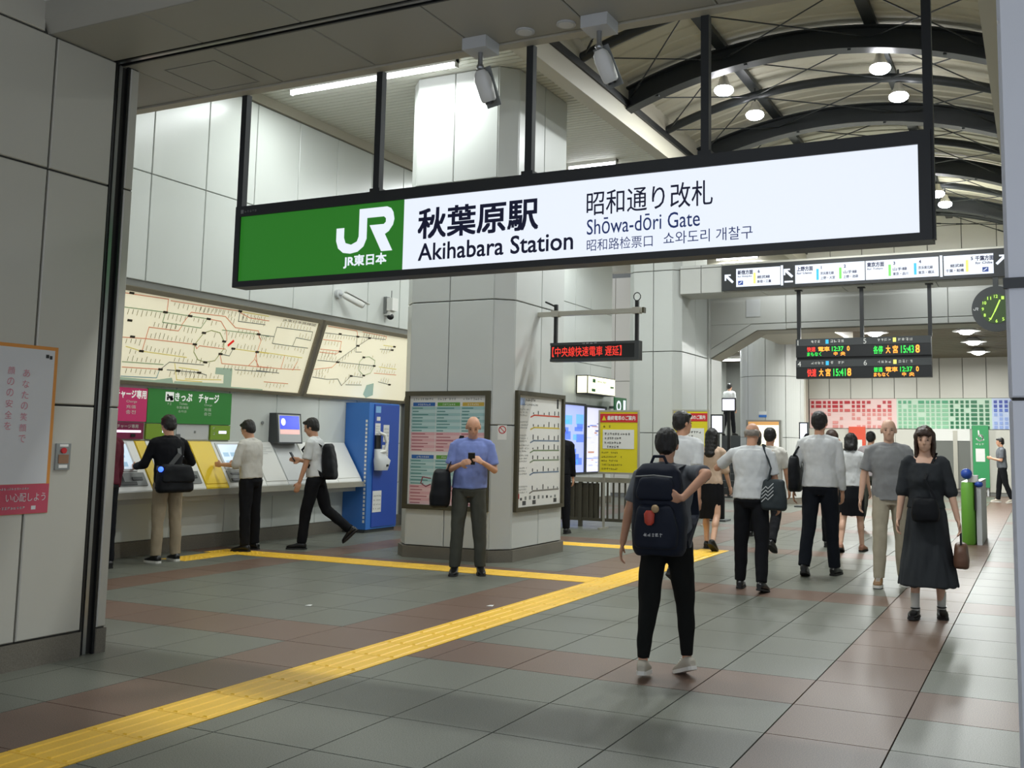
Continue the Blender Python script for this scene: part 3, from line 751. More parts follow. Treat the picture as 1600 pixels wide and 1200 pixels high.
# ================================================================== ROUTE MAPS (tilted, lit)
MN = V((.99, 0, -.32)).normalized(); MT = V((-.32, 0, -.99)).normalized(); ML = V((.32, 0, .99)).length
MCOL = {'r': mat('map_red', '#d18a6c', .5, emit=.25), 'g': mat('map_green', '#86a07c', .5, emit=.2), 'y': mat('map_yellow', '#d2c46e', .5, emit=.3), 'k': mat('map_slate', '#727a78', .5, emit=.15), 'b': mat('map_blue', '#6f9aa6', .5, emit=.2), 'o': mat('map_olive', '#8f9a63', .5, emit=.2)}
m_mapink = mat('map_ink', '#3a3528', .6); m_mapred = mat('map_marker', '#d3261e', .5, emit=.5); m_maphair = mat('map_hair', '#8b8672', .6)
LINES1 = [
('r',[(7.95, 0.035), (8.56, 0.024), (8.59, 0.168)]),
('r',[(8.6, 0.036), (9.02, 0.033), (9.73, 0.021)]),
('g',[(7.99, 0.189), (8.57, 0.177), (8.95, 0.176), (9.25, 0.177)]),
('g',[(8.57, 0.177), (8.57, 0.296), (8.86, 0.298), (9.17, 0.299), (9.22, 0.198)]),
('r',[(8.86, 0.298), (8.95, 0.13), (9.51, 0.115), (9.73, 0.232), (10.15, 0.231), (10.18, 0.272)]),
('r',[(9.25, 0.177), (9.46, 0.182), (9.6, 0.289), (9.65, 0.407)]),
('r',[(8.87, 0.309), (8.84, 0.37), (8.4, 0.372), (8.4, 0.501)]),
('r',[(8.08, 0.522), (8.4, 0.507), (9.15, 0.504), (9.2, 0.553), (9.23, 0.514), (9.67, 0.516)]),
('y',[(8.16, 0.62), (8.39, 0.655), (9.08, 0.671)]),
('r',[(8.4, 0.501), (8.4, 0.648)]),
('g',[(8.17, 0.796), (8.76, 0.784)]),
('r',[(8.19, 0.856), (8.74, 0.844)]),
('k',[(8.74, 0.844), (8.84, 0.749), (9.39, 0.742)]),
('k',[(8.84, 0.842), (9.35, 0.842), (9.48, 0.864)]),
('b',[(8.21, 0.96), (8.72, 0.949), (8.73, 0.85)]),
('o',[(9.15, 0.504), (9.24, 0.352), (9.35, 0.31), (9.5, 0.324), (9.61, 0.423), (9.64, 0.519), (9.6, 0.584), (9.55, 0.674), (9.4, 0.707), (9.27, 0.685), (9.17, 0.597), (9.15, 0.504)]),
('g',[(9.52, 0.286), (10.17, 0.273), (10.37, 0.285)]),
('y',[(9.8, 0.498), (10.24, 0.503), (10.46, 0.504)]),
('k',[(9.61, 0.584), (9.77, 0.595), (9.8, 0.498)]),
('r',[(9.61, 0.596), (9.68, 0.701), (10.18, 0.695), (10.54, 0.694)]),
('r',[(10.17, 0.28), (10.25, 0.348), (10.24, 0.503), (10.23, 0.607), (10.16, 0.69)]),
('r',[(10.25, 0.606), (10.34, 0.683)]),
('k',[(9.73, 0.021), (9.75, 0.149), (10.24, 0.138)]),
('y',[(9.75, 0.025), (10.26, 0.025)]),
('r',[(9.74, 0.039), (9.93, 0.084), (10.29, 0.081)]),
('k',[(9.94, 0.763), (10.57, 0.751)]),
('y',[(8.93, 0.759), (9.03, 0.953), (9.44, 0.952)]),
('y',[(9.01, 0.801), (9.33, 0.813)]),
('y',[(9.16, 0.933), (9.75, 0.908)]),
('k',[(10.13, 0.278), (10.47, 0.274), (10.47, 0.144), (11.2, 0.132), (11.21, 0.254), (10.9, 0.244), (10.88, 0.367), (10.47, 0.366), (10.47, 0.274)]),
('k',[(10.88, 0.367), (11.2, 0.365)]),
('y',[(10.25, 0.496), (10.78, 0.503), (11.14, 0.507)]),
('r',[(10.22, 0.505), (10.32, 0.691), (10.78, 0.69), (11.18, 0.675)]),
('k',[(10.32, 0.743), (10.77, 0.751)]),
('r',[(10.53, 0.886), (11.01, 0.884)]),
('r',[(10.78, 0.503), (10.78, 0.69)]),
('r',[(11.02, 0.693), (11.07, 0.567)]),

]
LINES2 = [
('r',[(11.49, 0.018), (12.16, 0.016), (12.22, 0.097)]),
('r',[(12.3, 0.016), (12.92, 0.026), (12.92, 0.072)]),
('k',[(11.47, 0.118), (12.22, 0.097), (12.92, 0.072)]),
('r',[(11.47, 0.215), (11.88, 0.203), (11.91, 0.358)]),
('r',[(11.47, 0.354), (11.9, 0.344)]),
('r',[(11.47, 0.396), (11.84, 0.393), (11.92, 0.342)]),
('k',[(11.48, 0.514), (11.93, 0.506), (12.83, 0.496)]),
('k',[(11.92, 0.485), (12.29, 0.229), (12.51, 0.097)]),
('g',[(12.83, 0.496), (12.81, 0.414), (12.64, 0.368), (12.51, 0.387), (12.44, 0.459), (12.48, 0.589), (12.64, 0.66), (12.79, 0.613), (12.83, 0.496)]),
('r',[(12.88, 0.606), (13.47, 0.597)]),
('y',[(12.96, 0.502), (13.43, 0.506)]),
('k',[(11.48, 0.758), (11.81, 0.772), (12.05, 0.75), (12.18, 0.843), (12.34, 0.687), (12.63, 0.691)]),
('r',[(11.93, 0.506), (11.84, 0.592), (11.47, 0.647)]),
('k',[(12.21, 0.113), (12.28, 0.325), (12.42, 0.313)]),
('y',[(12.91, 0.163), (13.2, 0.16)]),
('k',[(12.85, 0.23), (13.17, 0.216)]),
('k',[(12.27, 0.824), (12.66, 0.808)]),
('k',[(13.05, 0.733), (13.37, 0.76)]),

]
NODES1 = [(8.03,.025),(8.57,.177),(8.95,.176),(9.25,.177),(8.11,.327),(8.21,.504),(9.15,.504),(9.24,.352),(9.61,.423),(9.8,.498),(9.61,.584),(9.4,.707),(8.74,.844),(9.01,.842),(9.35,.842),(8.39,.655),(9.73,.021),(10.24,.503),(10.17,.273)]
def route_map(y0, y1, lines, nodes, label, seed, bay=None):
    r = empty('route_map', (-9.4, (y0+y1)/2, 2.04), label, 'map')
    def P(y, t): return V((-9.28-.32*t, y, 3.03-.99*t))
    def strip_(t0, t1, a, b_, name, m, dn=.0, up=.03):
        mb = MB(); mb.add([P(a,t0)+MN*up, P(b_,t0)+MN*up, P(b_,t1)+MN*up, P(a,t1)+MN*up, P(a,t0)-MN*.04, P(b_,t0)-MN*.04, P(b_,t1)-MN*.04, P(a,t1)-MN*.04], [(0,1,2,3),(7,6,5,4),(0,4,5,1),(1,5,6,2),(2,6,7,3),(3,7,4,0)])
        return mb.build(name, m, r)
    strip_(-.0, 1.0, y0, y1, 'lit_panel', m_map, up=.0)
    for a in ((-.055, .0, y0-.05, y1+.05), (1.0, 1.04, y0-.05, y1+.05), (.0, 1.0, y0-.05, y0), (.0, 1.0, y1, y1+.05)):
        strip_(*a, 'frame_rail', mat('map_frame', '#7c7563', .5, metal=.2))
    # print: y runs along the wall, v runs down the slope
    o = P(0, 0); u = Y; v = MT*-1
    def W(pt): return (pt[0], -pt[1]*ML)
    pr = MB()
    if bay:
        pr.use(m_bay_map)
        for q in bay: pr.add([P(a, t)+MN*.001 for a, t in q], [tuple(range(len(q)))])
    rr = random.Random(seed)
    for c, pts in lines:
        pr.use(MCOL[c]); line2(pr, o, u, v, [W(p) for p in pts], .011, .002)
        pr.use(m_maphair)       # station name ticks
        for a, b_ in zip(pts, pts[1:]):
            L_ = math.hypot(b_[0]-a[0], b_[1]-a[1])
            if abs(b_[0]-a[0]) < .15: continue
            n_ = int(L_/.062)
            up = rr.choice((-1, 1))
            for k in range(1, n_):
                t = k/n_; yy = a[0]+(b_[0]-a[0])*t; tt = a[1]+(b_[1]-a[1])*t; h = rr.uniform(.03, .07)
                t0, t1 = (tt+.015, tt+.015+h) if up > 0 else (tt-.015-h, tt-.015)
                if t0 < .01 or t1 > .985: continue
                line2(pr, o, u, v, [W((yy, t0)), W((yy, t1))], .008, .0015)
    pr.use(m_mapink)
    for y, t in nodes: quad(pr, o+u*y+v*(-t*ML), u, v, -.035, .035, -.014, .014, .003)
    ob = pr.build('map_print', None, r)
    return r, o, u, v
bayq = [[(7.7,.965),(8.7,.975),(8.95,.93),(9.0,1.0),(7.7,1.0)], [(9.6,.757),(9.89,.749),(9.96,1.0),(9.82,1.0),(9.77,.844),(9.62,.842)], [(9.9,.985),(10.55,.985),(10.55,1.0),(9.9,1.0)], [(9.0,.97),(9.82,.95),(9.82,1.0),(9.0,1.0)]]
r1, mo_, mu_, mv_ = route_map(7.55, 11.27, LINES1, NODES1, 'long tilted lit railway route map above the ticket machines', 1, bayq)
text('JR東日本路線図', mo_, mu_, mv_, 10.54, 11.22, -.062, -.018, m_black_ink, r1, lift=.003)
b = MB(); b.use(m_mapred); line2(b, mo_, mu_, mv_, [(9.70, -.48), (9.76, -.42)], .035, .004); b.build('you_are_here_mark', None, r1)
r2, *_ = route_map(11.42, 13.9, LINES2, [(11.8,.10),(12.22,.097),(12.51,.09),(12.29,.229),(11.92,.35),(11.93,.506),(12.51,.387),(12.83,.496),(12.64,.66),(13.37,.76),(13.2,.16),(12.34,.687),(13.17,.216)], 'second tilted lit route map partly behind the column', 2, [[(12.78,.80),(12.95,.76),(13.02,.95),(12.86,1.0),(12.76,.95)]])

# ================================================================== TICKET MACHINES
CX, CZ = -9.25, .74         # counter front edge
def face(t): return V((CX-.02-.36*t, 0, CZ+.04+.56*t))      # sloping front of the machines, t 0..1
FU = Y; FV = (face(1)-face(0)).normalized(); FL = (face(1)-face(0)).length; FN = FU.cross(FV)
ct = tag(B('counter', mat('counter_grey', '#a5a59f', .35), None, (-9.66, CX, 7.4, 12.42, .70, .76)), 'long pale grey counter under the ticket machines', 'counter')
B('edge_strip', m_alu, ct, (CX, CX+.012, 7.4, 12.42, .69, .765)); B('under_apron', m_lightgrey, ct, (-9.64, -9.40, 7.4, 12.42, .62, .70))
def slope_body(name, y0, y1, m, label, cat, t1=1.0, parent=None):
    p0, p1 = face(0), face(t1)
    b = MB(); b.prism([(p0.x, .762), (p0.x, p0.z), (p1.x, p1.z), (-9.645, p1.z), (-9.645, .762)], 'y', y0+.004, y1-.004)
    return b
def F(y, s_): return face(0)+Y*y+FV*s_
def fbox(name, m, parent, y0, y1, s0, s1, up, dn=.0):
    mb = MB(); c = F((y0+y1)/2, (s0+s1)/2)+FN*((up+dn)/2); mb.obox(c, (FU, FV, FN), (y1-y0)/2, (s1-s0)/2, (up-dn)/2); return mb.build(name, m, parent)
def machine(y0, y1, label, body=m_white):
    r = empty('ticket_machine', (-9.45, (y0+y1)/2, .762), label, 'ticket machine')
    slope_body('body', y0, y1, body, '', '').build('body', body, r)
    w_ = y1-y0
    sc = fbox('screen_bezel', m_lightgrey, r, y0+.05, y1-.12, .25, .64, .012)
    fbox('screen', m_screen, sc, y0+.08, y1-.15, .28, .61, .016, .012)
    q = MB(); q.use(mat('screen_key', '#8fb3cc', .3, emit=.4))
    for i in range(3):
        for j in range(2):
            a = y0+.11+i*(w_-.30)/3; c = F(a+(w_-.30)/6*.8, .34+.12*j)+FN*.0165; q.obox(c, (FU, FV, FN), (w_-.30)/6*.75, .03, .0005)
    q.build('screen_keys', None, sc)
    cp = fbox('coin_panel', m_grey, r, y0+.05, y1-.05, .06, .23, .012)
    fbox('bill_slot', m_black, cp, y0+.10, y0+.28, .16, .19, .016, .012); fbox('coin_slot', m_black, cp, y0+.36, y0+.42, .11, .2, .02, .012); fbox('ticket_tray', m_black, cp, y0+.08, y1-.2, .07, .11, .02, .012)
    fbox('card_slot', m_dgrey, cp, y1-.24, y1-.1, .13, .17, .02, .012)
    return r
machine(7.70, 8.48, 'charge-only ticket machine with lit screen under the pink sign')
machine(8.64, 9.30, 'ticket machine the man in black is using')
machine(9.68, 10.36, 'ticket machine the man in the white shirt stands at')
def sl_panel(y0, y1, m, name, label, lines=0):
    r = empty(name, (-9.45, (y0+y1)/2, .762), label, 'panel')
    slope_body('', y0, y1, m, '', '').build('body', m, r)
    fbox('cover', m, r, y0+.012, y1-.012, .05, .655, .008)
    if lines:
        q = MB(); q.use(m_grey)
        for k in range(lines): quad(q, F(0, 0), FU, FV, y0+.06, y1-.06-.1*(k % 2), .56-.03*k, .565-.03*k, .009)
        q.build('notice_print', None, r)
    return r
sl_panel(8.48, 8.64, m_ypan, 'filler_panel', 'narrow yellow sloping panel beside the charge machine')
sl_panel(9.30, 9.68, m_ypan, 'filler_panel', 'wide bright yellow sloping panel between the two customers')
sl_panel(10.36, 10.78, m_paper, 'filler_panel', 'white sloping panel right of the white-shirted customer', 4)
r = sl_panel(10.78, 11.30, m_lightgrey, 'cash_machine', 'pale cash machine with upright blue display behind the walking man'); r['category'] = 'cash machine'
b = MB(); b.prism([(-9.645, 1.32), (-9.47, 1.32), (-9.52, 1.74), (-9.645, 1.74)], 'y', 10.76, 11.26); hd = b.build('display_hood', m_dgrey, r)
du = Y; dv = V((-.05, 0, .42)).normalized(); dn_ = du.cross(dv); OD = V((-9.47, 0, 1.32))+dn_*.002
b = MB(); b.use(m_lightgrey); quad(b, OD, du, dv, 10.785, 11.235, .02, .40, .001); b.use(m_screenb); quad(b, OD, du, dv, 10.81, 11.21, .2, .385, .002); b.use(m_screenw)
b.add([OD+dn_*.004+du*(10.88+.045*math.cos(k*.5236))+dv*(.30+.05*math.sin(k*.5236)) for k in range(12)], [tuple(range(12))])
b.use(mat('display_pink', '#e8b9b2', .3, emit=.5)); quad(b, OD, du, dv, 10.81, 11.21, .13, .195, .002); b.build('display', None, r)
sl_panel(11.30, 11.85, m_white, 'filler_panel', 'white sloping panel behind the walking man with a backpack')
sl_panel(11.85, 12.40, m_white, 'filler_panel', 'white sloping panel next to the blue kiosk')
# signs above the machines
XP = -9.643
def wsign(y0, y1, z0, z1, m, label, name='sign_board'):
    r = empty(name, (XP, (y0+y1)/2, z0), label, 'sign')
    B('board', m, r, (XP, XP+.03, y0, y1, z0, z1)); return r
m_swhite = mat('sign_letter_white', '#eceee8', .5, emit=.25); m_spale = mat('sign_letter_pale', '#cfd9c8', .5)
OW = V((XP+.03, 0, 0))
s1 = wsign(7.62, 8.63, 1.565, 1.955, m_pink, 'pink sign board above the leftmost ticket machine')
text('チャージ専用', OW, Y, Z, 8.17, 8.61, 1.835, 1.93, m_swhite, s1, bold=.03); text('Charge', OW, Y, Z, 8.33, 8.48, 1.775, 1.81, m_spale, s1)
text('充值', OW, Y, Z, 8.33, 8.47, 1.715, 1.755, m_spale, s1); text('충전', OW, Y, Z, 8.33, 8.47, 1.65, 1.695, m_spale, s1)
s2 = wsign(8.64, 10.0, 1.555, 1.965, m_green, 'green ticket sign board above the man in black')
b = MB(); b.use(m_swhite); quad(b, OW, Y, Z, 8.90, 9.03, 1.82, 1.935, .001); b.use(m_black_ink)
b.add([OW+X*.002+Y*(8.935+.015*math.cos(k*.785))+Z*(1.895+.015*math.sin(k*.785)) for k in range(8)], [tuple(range(8))]); quad(b, OW, Y, Z, 8.92, 8.95, 1.835, 1.878, .002); line2(b, OW, Y, Z, [(8.955,1.875),(9.01,1.85)], .03, .002); quad(b, OW, Y, Z, 8.97, 9.012, 1.83, 1.89, .002)
b.use(m_spale); scribble(b, OW, Y, Z, 8.93, 9.0, 1.775, 1.81, n=2); b.build('pictogram', None, s2)
text('きっぷ', OW, Y, Z, 9.05, 9.32, 1.832, 1.93, m_swhite, s2, bold=.03); text('チャージ', OW, Y, Z, 9.43, 9.77, 1.825, 1.935, m_swhite, s2, bold=.03)
text('Tickets', OW, Y, Z, 9.12, 9.25, 1.785, 1.815, m_spale, s2); text('Charge', OW, Y, Z, 9.53, 9.66, 1.78, 1.812, m_spale, s2)
text('车票/車票', OW, Y, Z, 9.08, 9.27, 1.735, 1.768, m_spale, s2); text('승차권', OW, Y, Z, 9.11, 9.24, 1.69, 1.72, m_spale, s2); text('充值', OW, Y, Z, 9.53, 9.65, 1.722, 1.76, m_spale, s2); text('충전', OW, Y, Z, 9.53, 9.65, 1.665, 1.705, m_spale, s2)
s3 = wsign(7.70, 8.60, 1.36, 1.552, m_dpink, 'dark magenta header of the charge machine', 'machine_header')
text('チャージ専用', OW, Y, Z, 8.22, 8.52, 1.485, 1.53, m_spale, s3)
B('lit_strip', mat('lit_strip', '#f3d8f0', .3, emit=1.3), s3, (XP+.03, XP+.035, 8.15, 8.56, 1.435, 1.462)); B('sensor', m_black, s3, (XP+.03, XP+.04, 8.42, 8.48, 1.385, 1.42))
s4 = wsign(8.64, 9.02, 1.36, 1.545, m_lime, 'lime header left of the man in black', 'machine_header'); B('lit_strip', m_screenw, s4, (XP+.03, XP+.035, 8.88, 8.98, 1.44, 1.475))
s5 = wsign(9.66, 10.0, 1.36, 1.545, m_lime, 'lime green header by the white-shirted customer', 'machine_header'); B('lit_strip', mat('lit_strip_b', '#dcd6ff', .3, emit=1.1), s5, (XP+.03, XP+.035, 9.80, 9.93, 1.44, 1.475))
b = MB(); b.use(m_spale); scribble(b, OW, Y, Z, 9.69, 9.74, 1.49, 1.52, n=1); scribble(b, OW, Y, Z, 9.69, 9.74, 1.42, 1.46, n=1); b.build('print', None, s5)
r = empty('access_cover', (XP, 9.5, 1.36), 'plain grey plate under the green sign', 'panel'); B('plate', m_lightgrey, r, (XP, XP+.012, 9.12, 9.64, 1.36, 1.545)); B('lock', m_grey, r, (XP+.012, XP+.016, 9.40, 9.43, 1.44, 1.47))
b = MB(); b.tube((XP, 10.62, 1.60), (XP+.014, 10.62, 1.60), .022, n=14); tag(b.build('wall_button', m_grey), 'small round grey wall button above the white panel', 'switch')

# blue kiosk
k = empty('kiosk', (-9.4, 12.8, 0), 'tall blue service kiosk with handset beside the column', 'kiosk')
B('body', m_blue, k, (-9.64, -9.2, 12.43, 13.2, .05, 1.95)); B('plinth', m_dgrey, k, (-9.64, -9.22, 12.44, 13.19, 0, .05))
B('front_board', m_blue2, k, (-9.2, -9.185, 12.55, 13.19, .08, 1.93))
OK_ = V((-9.185, 0, 0))
b = MB(); b.use(mat('kiosk_light', '#7fb0dd', .4)); quad(b, OK_, Y, Z, 12.57, 12.70, 1.80, 1.90, .002); b.build('header_print', None, k)
for (a, c, d, e) in ((12.60, 12.69, 1.68, 1.74), (12.57, 12.70, 1.45, 1.64), (12.78, 12.93, 1.36, 1.62), (12.76, 12.92, 1.12, 1.31), (12.56, 12.78, .3, .62)):
    n_ = B('notice', m_paper, k, (-9.185, -9.182, a, c, d, e)); q = MB(); q.use(m_grey)
    if e-d > .15:
        for j in range(4): scribble(q, OK_, Y, Z, a+.015, c-.015, d+(e-d)*(.12+.2*j), d+(e-d)*(.2+.2*j), lift=.0045)
        q.build('print', None, n_)
q = MB(); q.use(m_white)
for j in range(26): quad(q, V((-9.2, 12.43, 0)), X, Z, -.06, -.025, .15+.06*j, .19+.06*j, .002)
q.build('side_lettering', None, k)
h = MB(); h.loft([((-9.12, 12.66, .93), X, Y, .07, .12), ((-9.11, 12.67, 1.08), X, Y, .085, .16), ((-9.13, 12.66, 1.13), X, Y, .06, .13), ((-9.15, 12.62, 1.25), X, Y, .04, .08)], n=16, pw=3); ph = h.build('telephone', m_lightgrey, k)
h = MB(); h.path([(-9.12, 12.60, 1.2), (-9.08, 12.70, 1.22), (-9.08, 12.74, 1.34), (-9.10, 12.71, 1.46), (-9.13, 12.60, 1.50)], .025, n=8); h.build('handset', m_white, k)
B('receiver_recess', m_black, k, (-9.185, -9.15, 12.56, 12.68, 1.25, 1.46)); B('card_slot', m_black, ph, (-9.05, -9.035, 12.68, 12.74, .99, 1.02))

# ================================================================== POSTERS ON THE COLUMN
def framed(axis, a0, a1, z0, z1, pos, label, wd=.055):
    r = empty('framed_poster', ((a0+a1)/2, pos, z0) if axis == 'y' else (pos, (a0+a1)/2, z0), label, 'poster')
    def bx_(name, m, c0, c1, d0, d1, t0, t1):
        if axis == 'y': return B(name, m, r, (c0, c1, pos-t1, pos-t0, d0, d1))
        return B(name, m, r, (pos+t0, pos+t1, c0, c1, d0, d1))
    for c in ((a0, a1, z1-wd, z1), (a0, a1, z0, z0+wd), (a0, a0+wd, z0+wd, z1-wd), (a1-wd, a1, z0+wd, z1-wd)): bx_('frame_rail', m_bronze, *c, 0, .045)
    bx_('sheet', m_paper, a0+wd, a1-wd, z0+wd, z1-wd, 0, .012)
    return r
ft = framed('y', -7.03, -5.85, .575, 1.985, 10.25, 'framed timetable with blue and pink bands on the front of the column')
OT = V((0, 10.25-.012, 0)); q = MB()
tx = [-6.95, -6.60, -6.25, -5.92]
c_head = [mat('tt_blue', '#2b62a8', .6), mat('tt_green', '#5f9a3c', .6), mat('tt_ochre', '#c2a545', .6)]
c_band = [mat('tt_teal_a', '#9cc0bf', .6), mat('tt_teal_b', '#b9d2d0', .6)]; c_pink = [mat('tt_pink_a', '#d8a6aa', .6), mat('tt_pink_b', '#e0bcbc', .6)]
for i in range(3):
    q.use(m_grey); scribble(q, OT, X, Z, tx[i]+.02, tx[i+1]-.04, 1.875, 1.905, lift=.001)
    for top in (1.85, 1.22):
        q.use(c_head[i]); quad(q, OT, X, Z, tx[i]+.02, tx[i+1]-.015, top-.045, top, .001)
        q.use(m_white); scribble(q, OT, X, Z, tx[i]+.09, tx[i+1]-.08, top-.036, top-.012, lift=.0015)
        for k in range(14):
            z = top-.05-.0385*k
            q.use((c_band if k < 8 else c_pink)[k % 2]); quad(q, OT, X, Z, tx[i], tx[i+1]-.006, z-.037, z, .001)
            q.use(mat('tt_ink_t', '#4f8480', .7) if k < 8 else mat('tt_ink_p', '#a8626a', .7)); quad(q, OT, X, Z, tx[i]+.015, tx[i]+.1+.16*random.random(), z-.026, z-.014, .0015)
q.build('timetable_print', None, ft)
fs = framed('x', 10.47, 11.77, .57, 2.0, -5.65, 'framed white line diagram poster on the right side of the column', .05)
OS = V((-5.65+.012, 0, 0)); q = MB()
q.use(mat('fs_blue', '#9fb3d6', .6)); quad(q, OS, Y, Z, 10.58, 10.70, 1.83, 1.92, .001)
q.use(m_dgrey); scribble(q, OS, Y, Z, 10.72, 10.98, 1.88, 1.92, lift=.001); scribble(q, OS, Y, Z, 10.62, 11.05, 1.83, 1.855, lift=.001); quad(q, OS, Y, Z, 11.58, 11.63, 1.82, 1.94, .001)
fl_ = [mat('fs_red', '#c24a34', .6), mat('fs_yellow', '#c9b33a', .6), mat('fs_slate', '#6f8296', .6), mat('fs_sage', '#7f9070', .6), mat('fs_sage2', '#86957a', .6), mat('fs_slate2', '#6f8296', .6), mat('fs_grey', '#77746c', .6)]
for i, z in enumerate((1.72, 1.57, 1.41, 1.29, 1.17, 1.02, .80)):
    q.use(m_grey)
    for j in range(3): scribble(q, OS, Y, Z, 10.57, 10.57+.18+.08*random.random(), z+.05-.035*j, z+.072-.035*j, lift=.001)
    q.use(fl_[i]); line2(q, OS, Y, Z, [(10.86, z-.025), (10.95, z), (11.66, z)], .018, .001)
    q.use(m_dgrey)
    for yy in (10.93, 11.06, 11.22, 11.36, 11.52, 11.63): quad(q, OS, Y, Z, yy-.012, yy+.012, z+.012, z+.03+.05*random.random(), .0015)
for i in range(9):
    q.use(m_dgrey if i % 3 == 0 else m_grey); yy = 10.62+.115*i; quad(q, OS, Y, Z, yy, yy+.05, .70, .72+.03*random.random(), .001)
for yy in (10.68, 10.94, 11.52): q.use(m_dgrey); quad(q, OS, Y, Z, yy, yy+.09, .64, .69, .0012)
q.use(m_red); quad(q, OS, Y, Z, 10.57, 10.60, .72, .78, .001)
q.build('diagram_print', None, fs)

# ================================================================== LED NEWS BOARD on a bracket from the column
YL = 11.0
lb = empty('led_board', (-4.87, YL, 2.375), 'black hanging message board with red lettering right of the column', 'sign')
B('case', m_black, lb, (-5.455, -4.285, YL, YL+.10, 2.375, 2.607))
B('bezel', m_dgrey, lb, (-5.455, -4.285, YL-.012, YL, 2.575, 2.607), (-5.455, -4.285, YL-.012, YL, 2.375, 2.41), (-4.34, -4.285, YL-.012, YL, 2.41, 2.575))
OL = V((0, YL, 0))
text('【中央線快速電車 遅延】', OL, X, Z, -5.43, -4.51, 2.435, 2.555, m_ledr, lb, bold=.004)
q = MB(); q.use(m_lightgrey); scribble(q, V((0, YL-.012, 0)), X, Z, -5.03, -4.82, 2.582, 2.60, n=4, lift=.001); q.build('maker_print', None, lb)
br = empty('sign_bracket', (-5.6, YL+.05, 2.974), 'pale steel bracket arm holding the red message board', 'bracket')
B('arm', m_alu, br, (-5.66, -4.24, YL+.02, YL+.08, 2.945, 3.0)); B('clamp', m_alu, br, (-5.46, -5.36, YL+.005, YL+.095, 2.935, 3.01)); B('clamp', m_alu, br, (-4.385, -4.285, YL+.005, YL+.095, 2.935, 3.01)); B('arm_cap', m_bronze, br, (-4.26, -4.235, YL+.015, YL+.085, 2.94, 3.005))
for x in (-5.41, -4.335): B('drop_rod', m_black, br, (x-.02, x+.02, YL+.03, YL+.07, 2.605, 3.09))
b = MB(); b.path([V((-4.335, YL+.05, 3.13))+V((.045*math.sin(t*.6283), 0, .045*(1-math.cos(t*.6283))*1.1-.04)) for t in range(11)], .006, n=6); b.build('cable_loop', m_black, br)
b = MB(); b.path([(-5.41, YL+.05, 3.06), (-5.47, YL+.05, 3.09), (-5.56, YL+.05, 3.13)], .012, n=6); b.build('cable', m_black, br)

# ================================================================== DIRECTION SIGN over the gates
YA = 17.0
ds = empty('direction_sign', (-2.75, YA, 4.12), 'long lit overhead direction sign with arrows and coloured line bars', 'sign')
B('case', m_frame, ds, (-5.06, -.40, YA, YA+.095, 4.10, 4.55))
B('top_rail', m_alu, ds, (-5.06, -.40, YA+.01, YA+.08, 4.55, 4.58))
OA = V((0, YA-.008, 0)); q = MB()
faces = [(-4.80, -4.02), (-3.76, -2.60), (-2.585, -1.44), (-1.36, -.62)]
for a, c in faces: B('lit_face', m_sign, ds, (a, c, YA-.008, YA, 4.155, 4.475))
for x in (-3.99, -1.40): B('lit_divider', m_sign, ds, (x-.02, x+.02, YA-.01, YA, 4.14, 4.49))
def arrow(x, z, s_, dx, m):
    """arrow pointing up and to the left (dx -1) or right (dx 1)"""
    pts = [(-1,1),(.35,1),(.05,.7),(1,-.3),(.6,-.75),(-.4,.3),(-.72,0),(-1,-.3)]
    pts = [(-1,1),(.3,1),(.3,.68),(-.28,.68),(.95,-.55),(.6,-.9),(-.66,.32),(-.66,-.3),(-1,-.3)]
    return poly('arrow', [(x-dx*a*s_ if dx < 0 else x-a*s_, z+b_*s_) if dx > 0 else (x+a*s_, z+b_*s_) for a, b_ in pts], OA+Y*.008, X, Z, m, ds, .003)
arrow(-4.925, 4.30, .085, -1, m_sign); arrow(-3.875, 4.34, .085, -1, m_sign); arrow(-.51, 4.36, .085, 1, m_sign)
q = MB(); q.use(m_sign); quad(q, OA+Y*.008, X, Z, -3.95, -3.80, 4.185, 4.215, .002); q.build('exit_bar', None, ds)
m_ly = mat('line_yellow', '#e3e06a', .5, emit=.75); m_lb = mat('line_blue', '#35a9dc', .5, emit=.6); m_lg = mat('line_green', '#6fc25a', .5, emit=.6)
for (jp, en, x, bars) in (('新宿方面', 'for Shinjuku', -4.77, [(-4.47, m_ly, '6', '総武線', '新宿・三鷹')]), ('上野方面', 'for Ueno', -3.73, [(-3.38, m_lb, '1', '京浜東北線', '上野・大宮'), (-3.00, m_lg, '2', '山手線', '上野・池袋')]),
                          ('東京方面', 'for Tokyo', -2.56, [(-2.20, m_lg, '3', '山手線', '東京・品川'), (-1.80, m_lb, '4', '京浜東北線', '東京・横浜')]), ('千葉方面', 'for Chiba', -.885, [(-1.01, m_ly, '5', '', '')])):
    text(jp, OA, X, Z, x, x+.27, 4.37, 4.445, m_ink, ds, bold=.035); text(en, OA, X, Z, x, x+.25, 4.315, 4.35, m_ink, ds, bold=.02)
    for bxx, mm, num, ln, dest in bars:
        qq = MB(); quad(qq, OA, X, Z, bxx-.02, bxx+.02, 4.20, 4.39, .002); qq.build('line_bar', mm, ds)
        text(num, OA, X, Z, bxx+.06, bxx+.095, 4.385, 4.435, m_ink, ds, keep=True, bold=.03)
        if ln: text(ln, OA, X, Z, bxx+.05, bxx+.27, 4.285, 4.335, m_ink, ds, bold=.02); text(dest, OA, X, Z, bxx+.05, bxx+.29, 4.205, 4.255, m_ink, ds, bold=.02)
text('総武線', OA, X, Z, -1.26, -1.06, 4.285, 4.335, m_ink, ds, bold=.02); text('千葉・船橋', OA, X, Z, -1.33, -1.06, 4.205, 4.255, m_ink, ds, bold=.02)
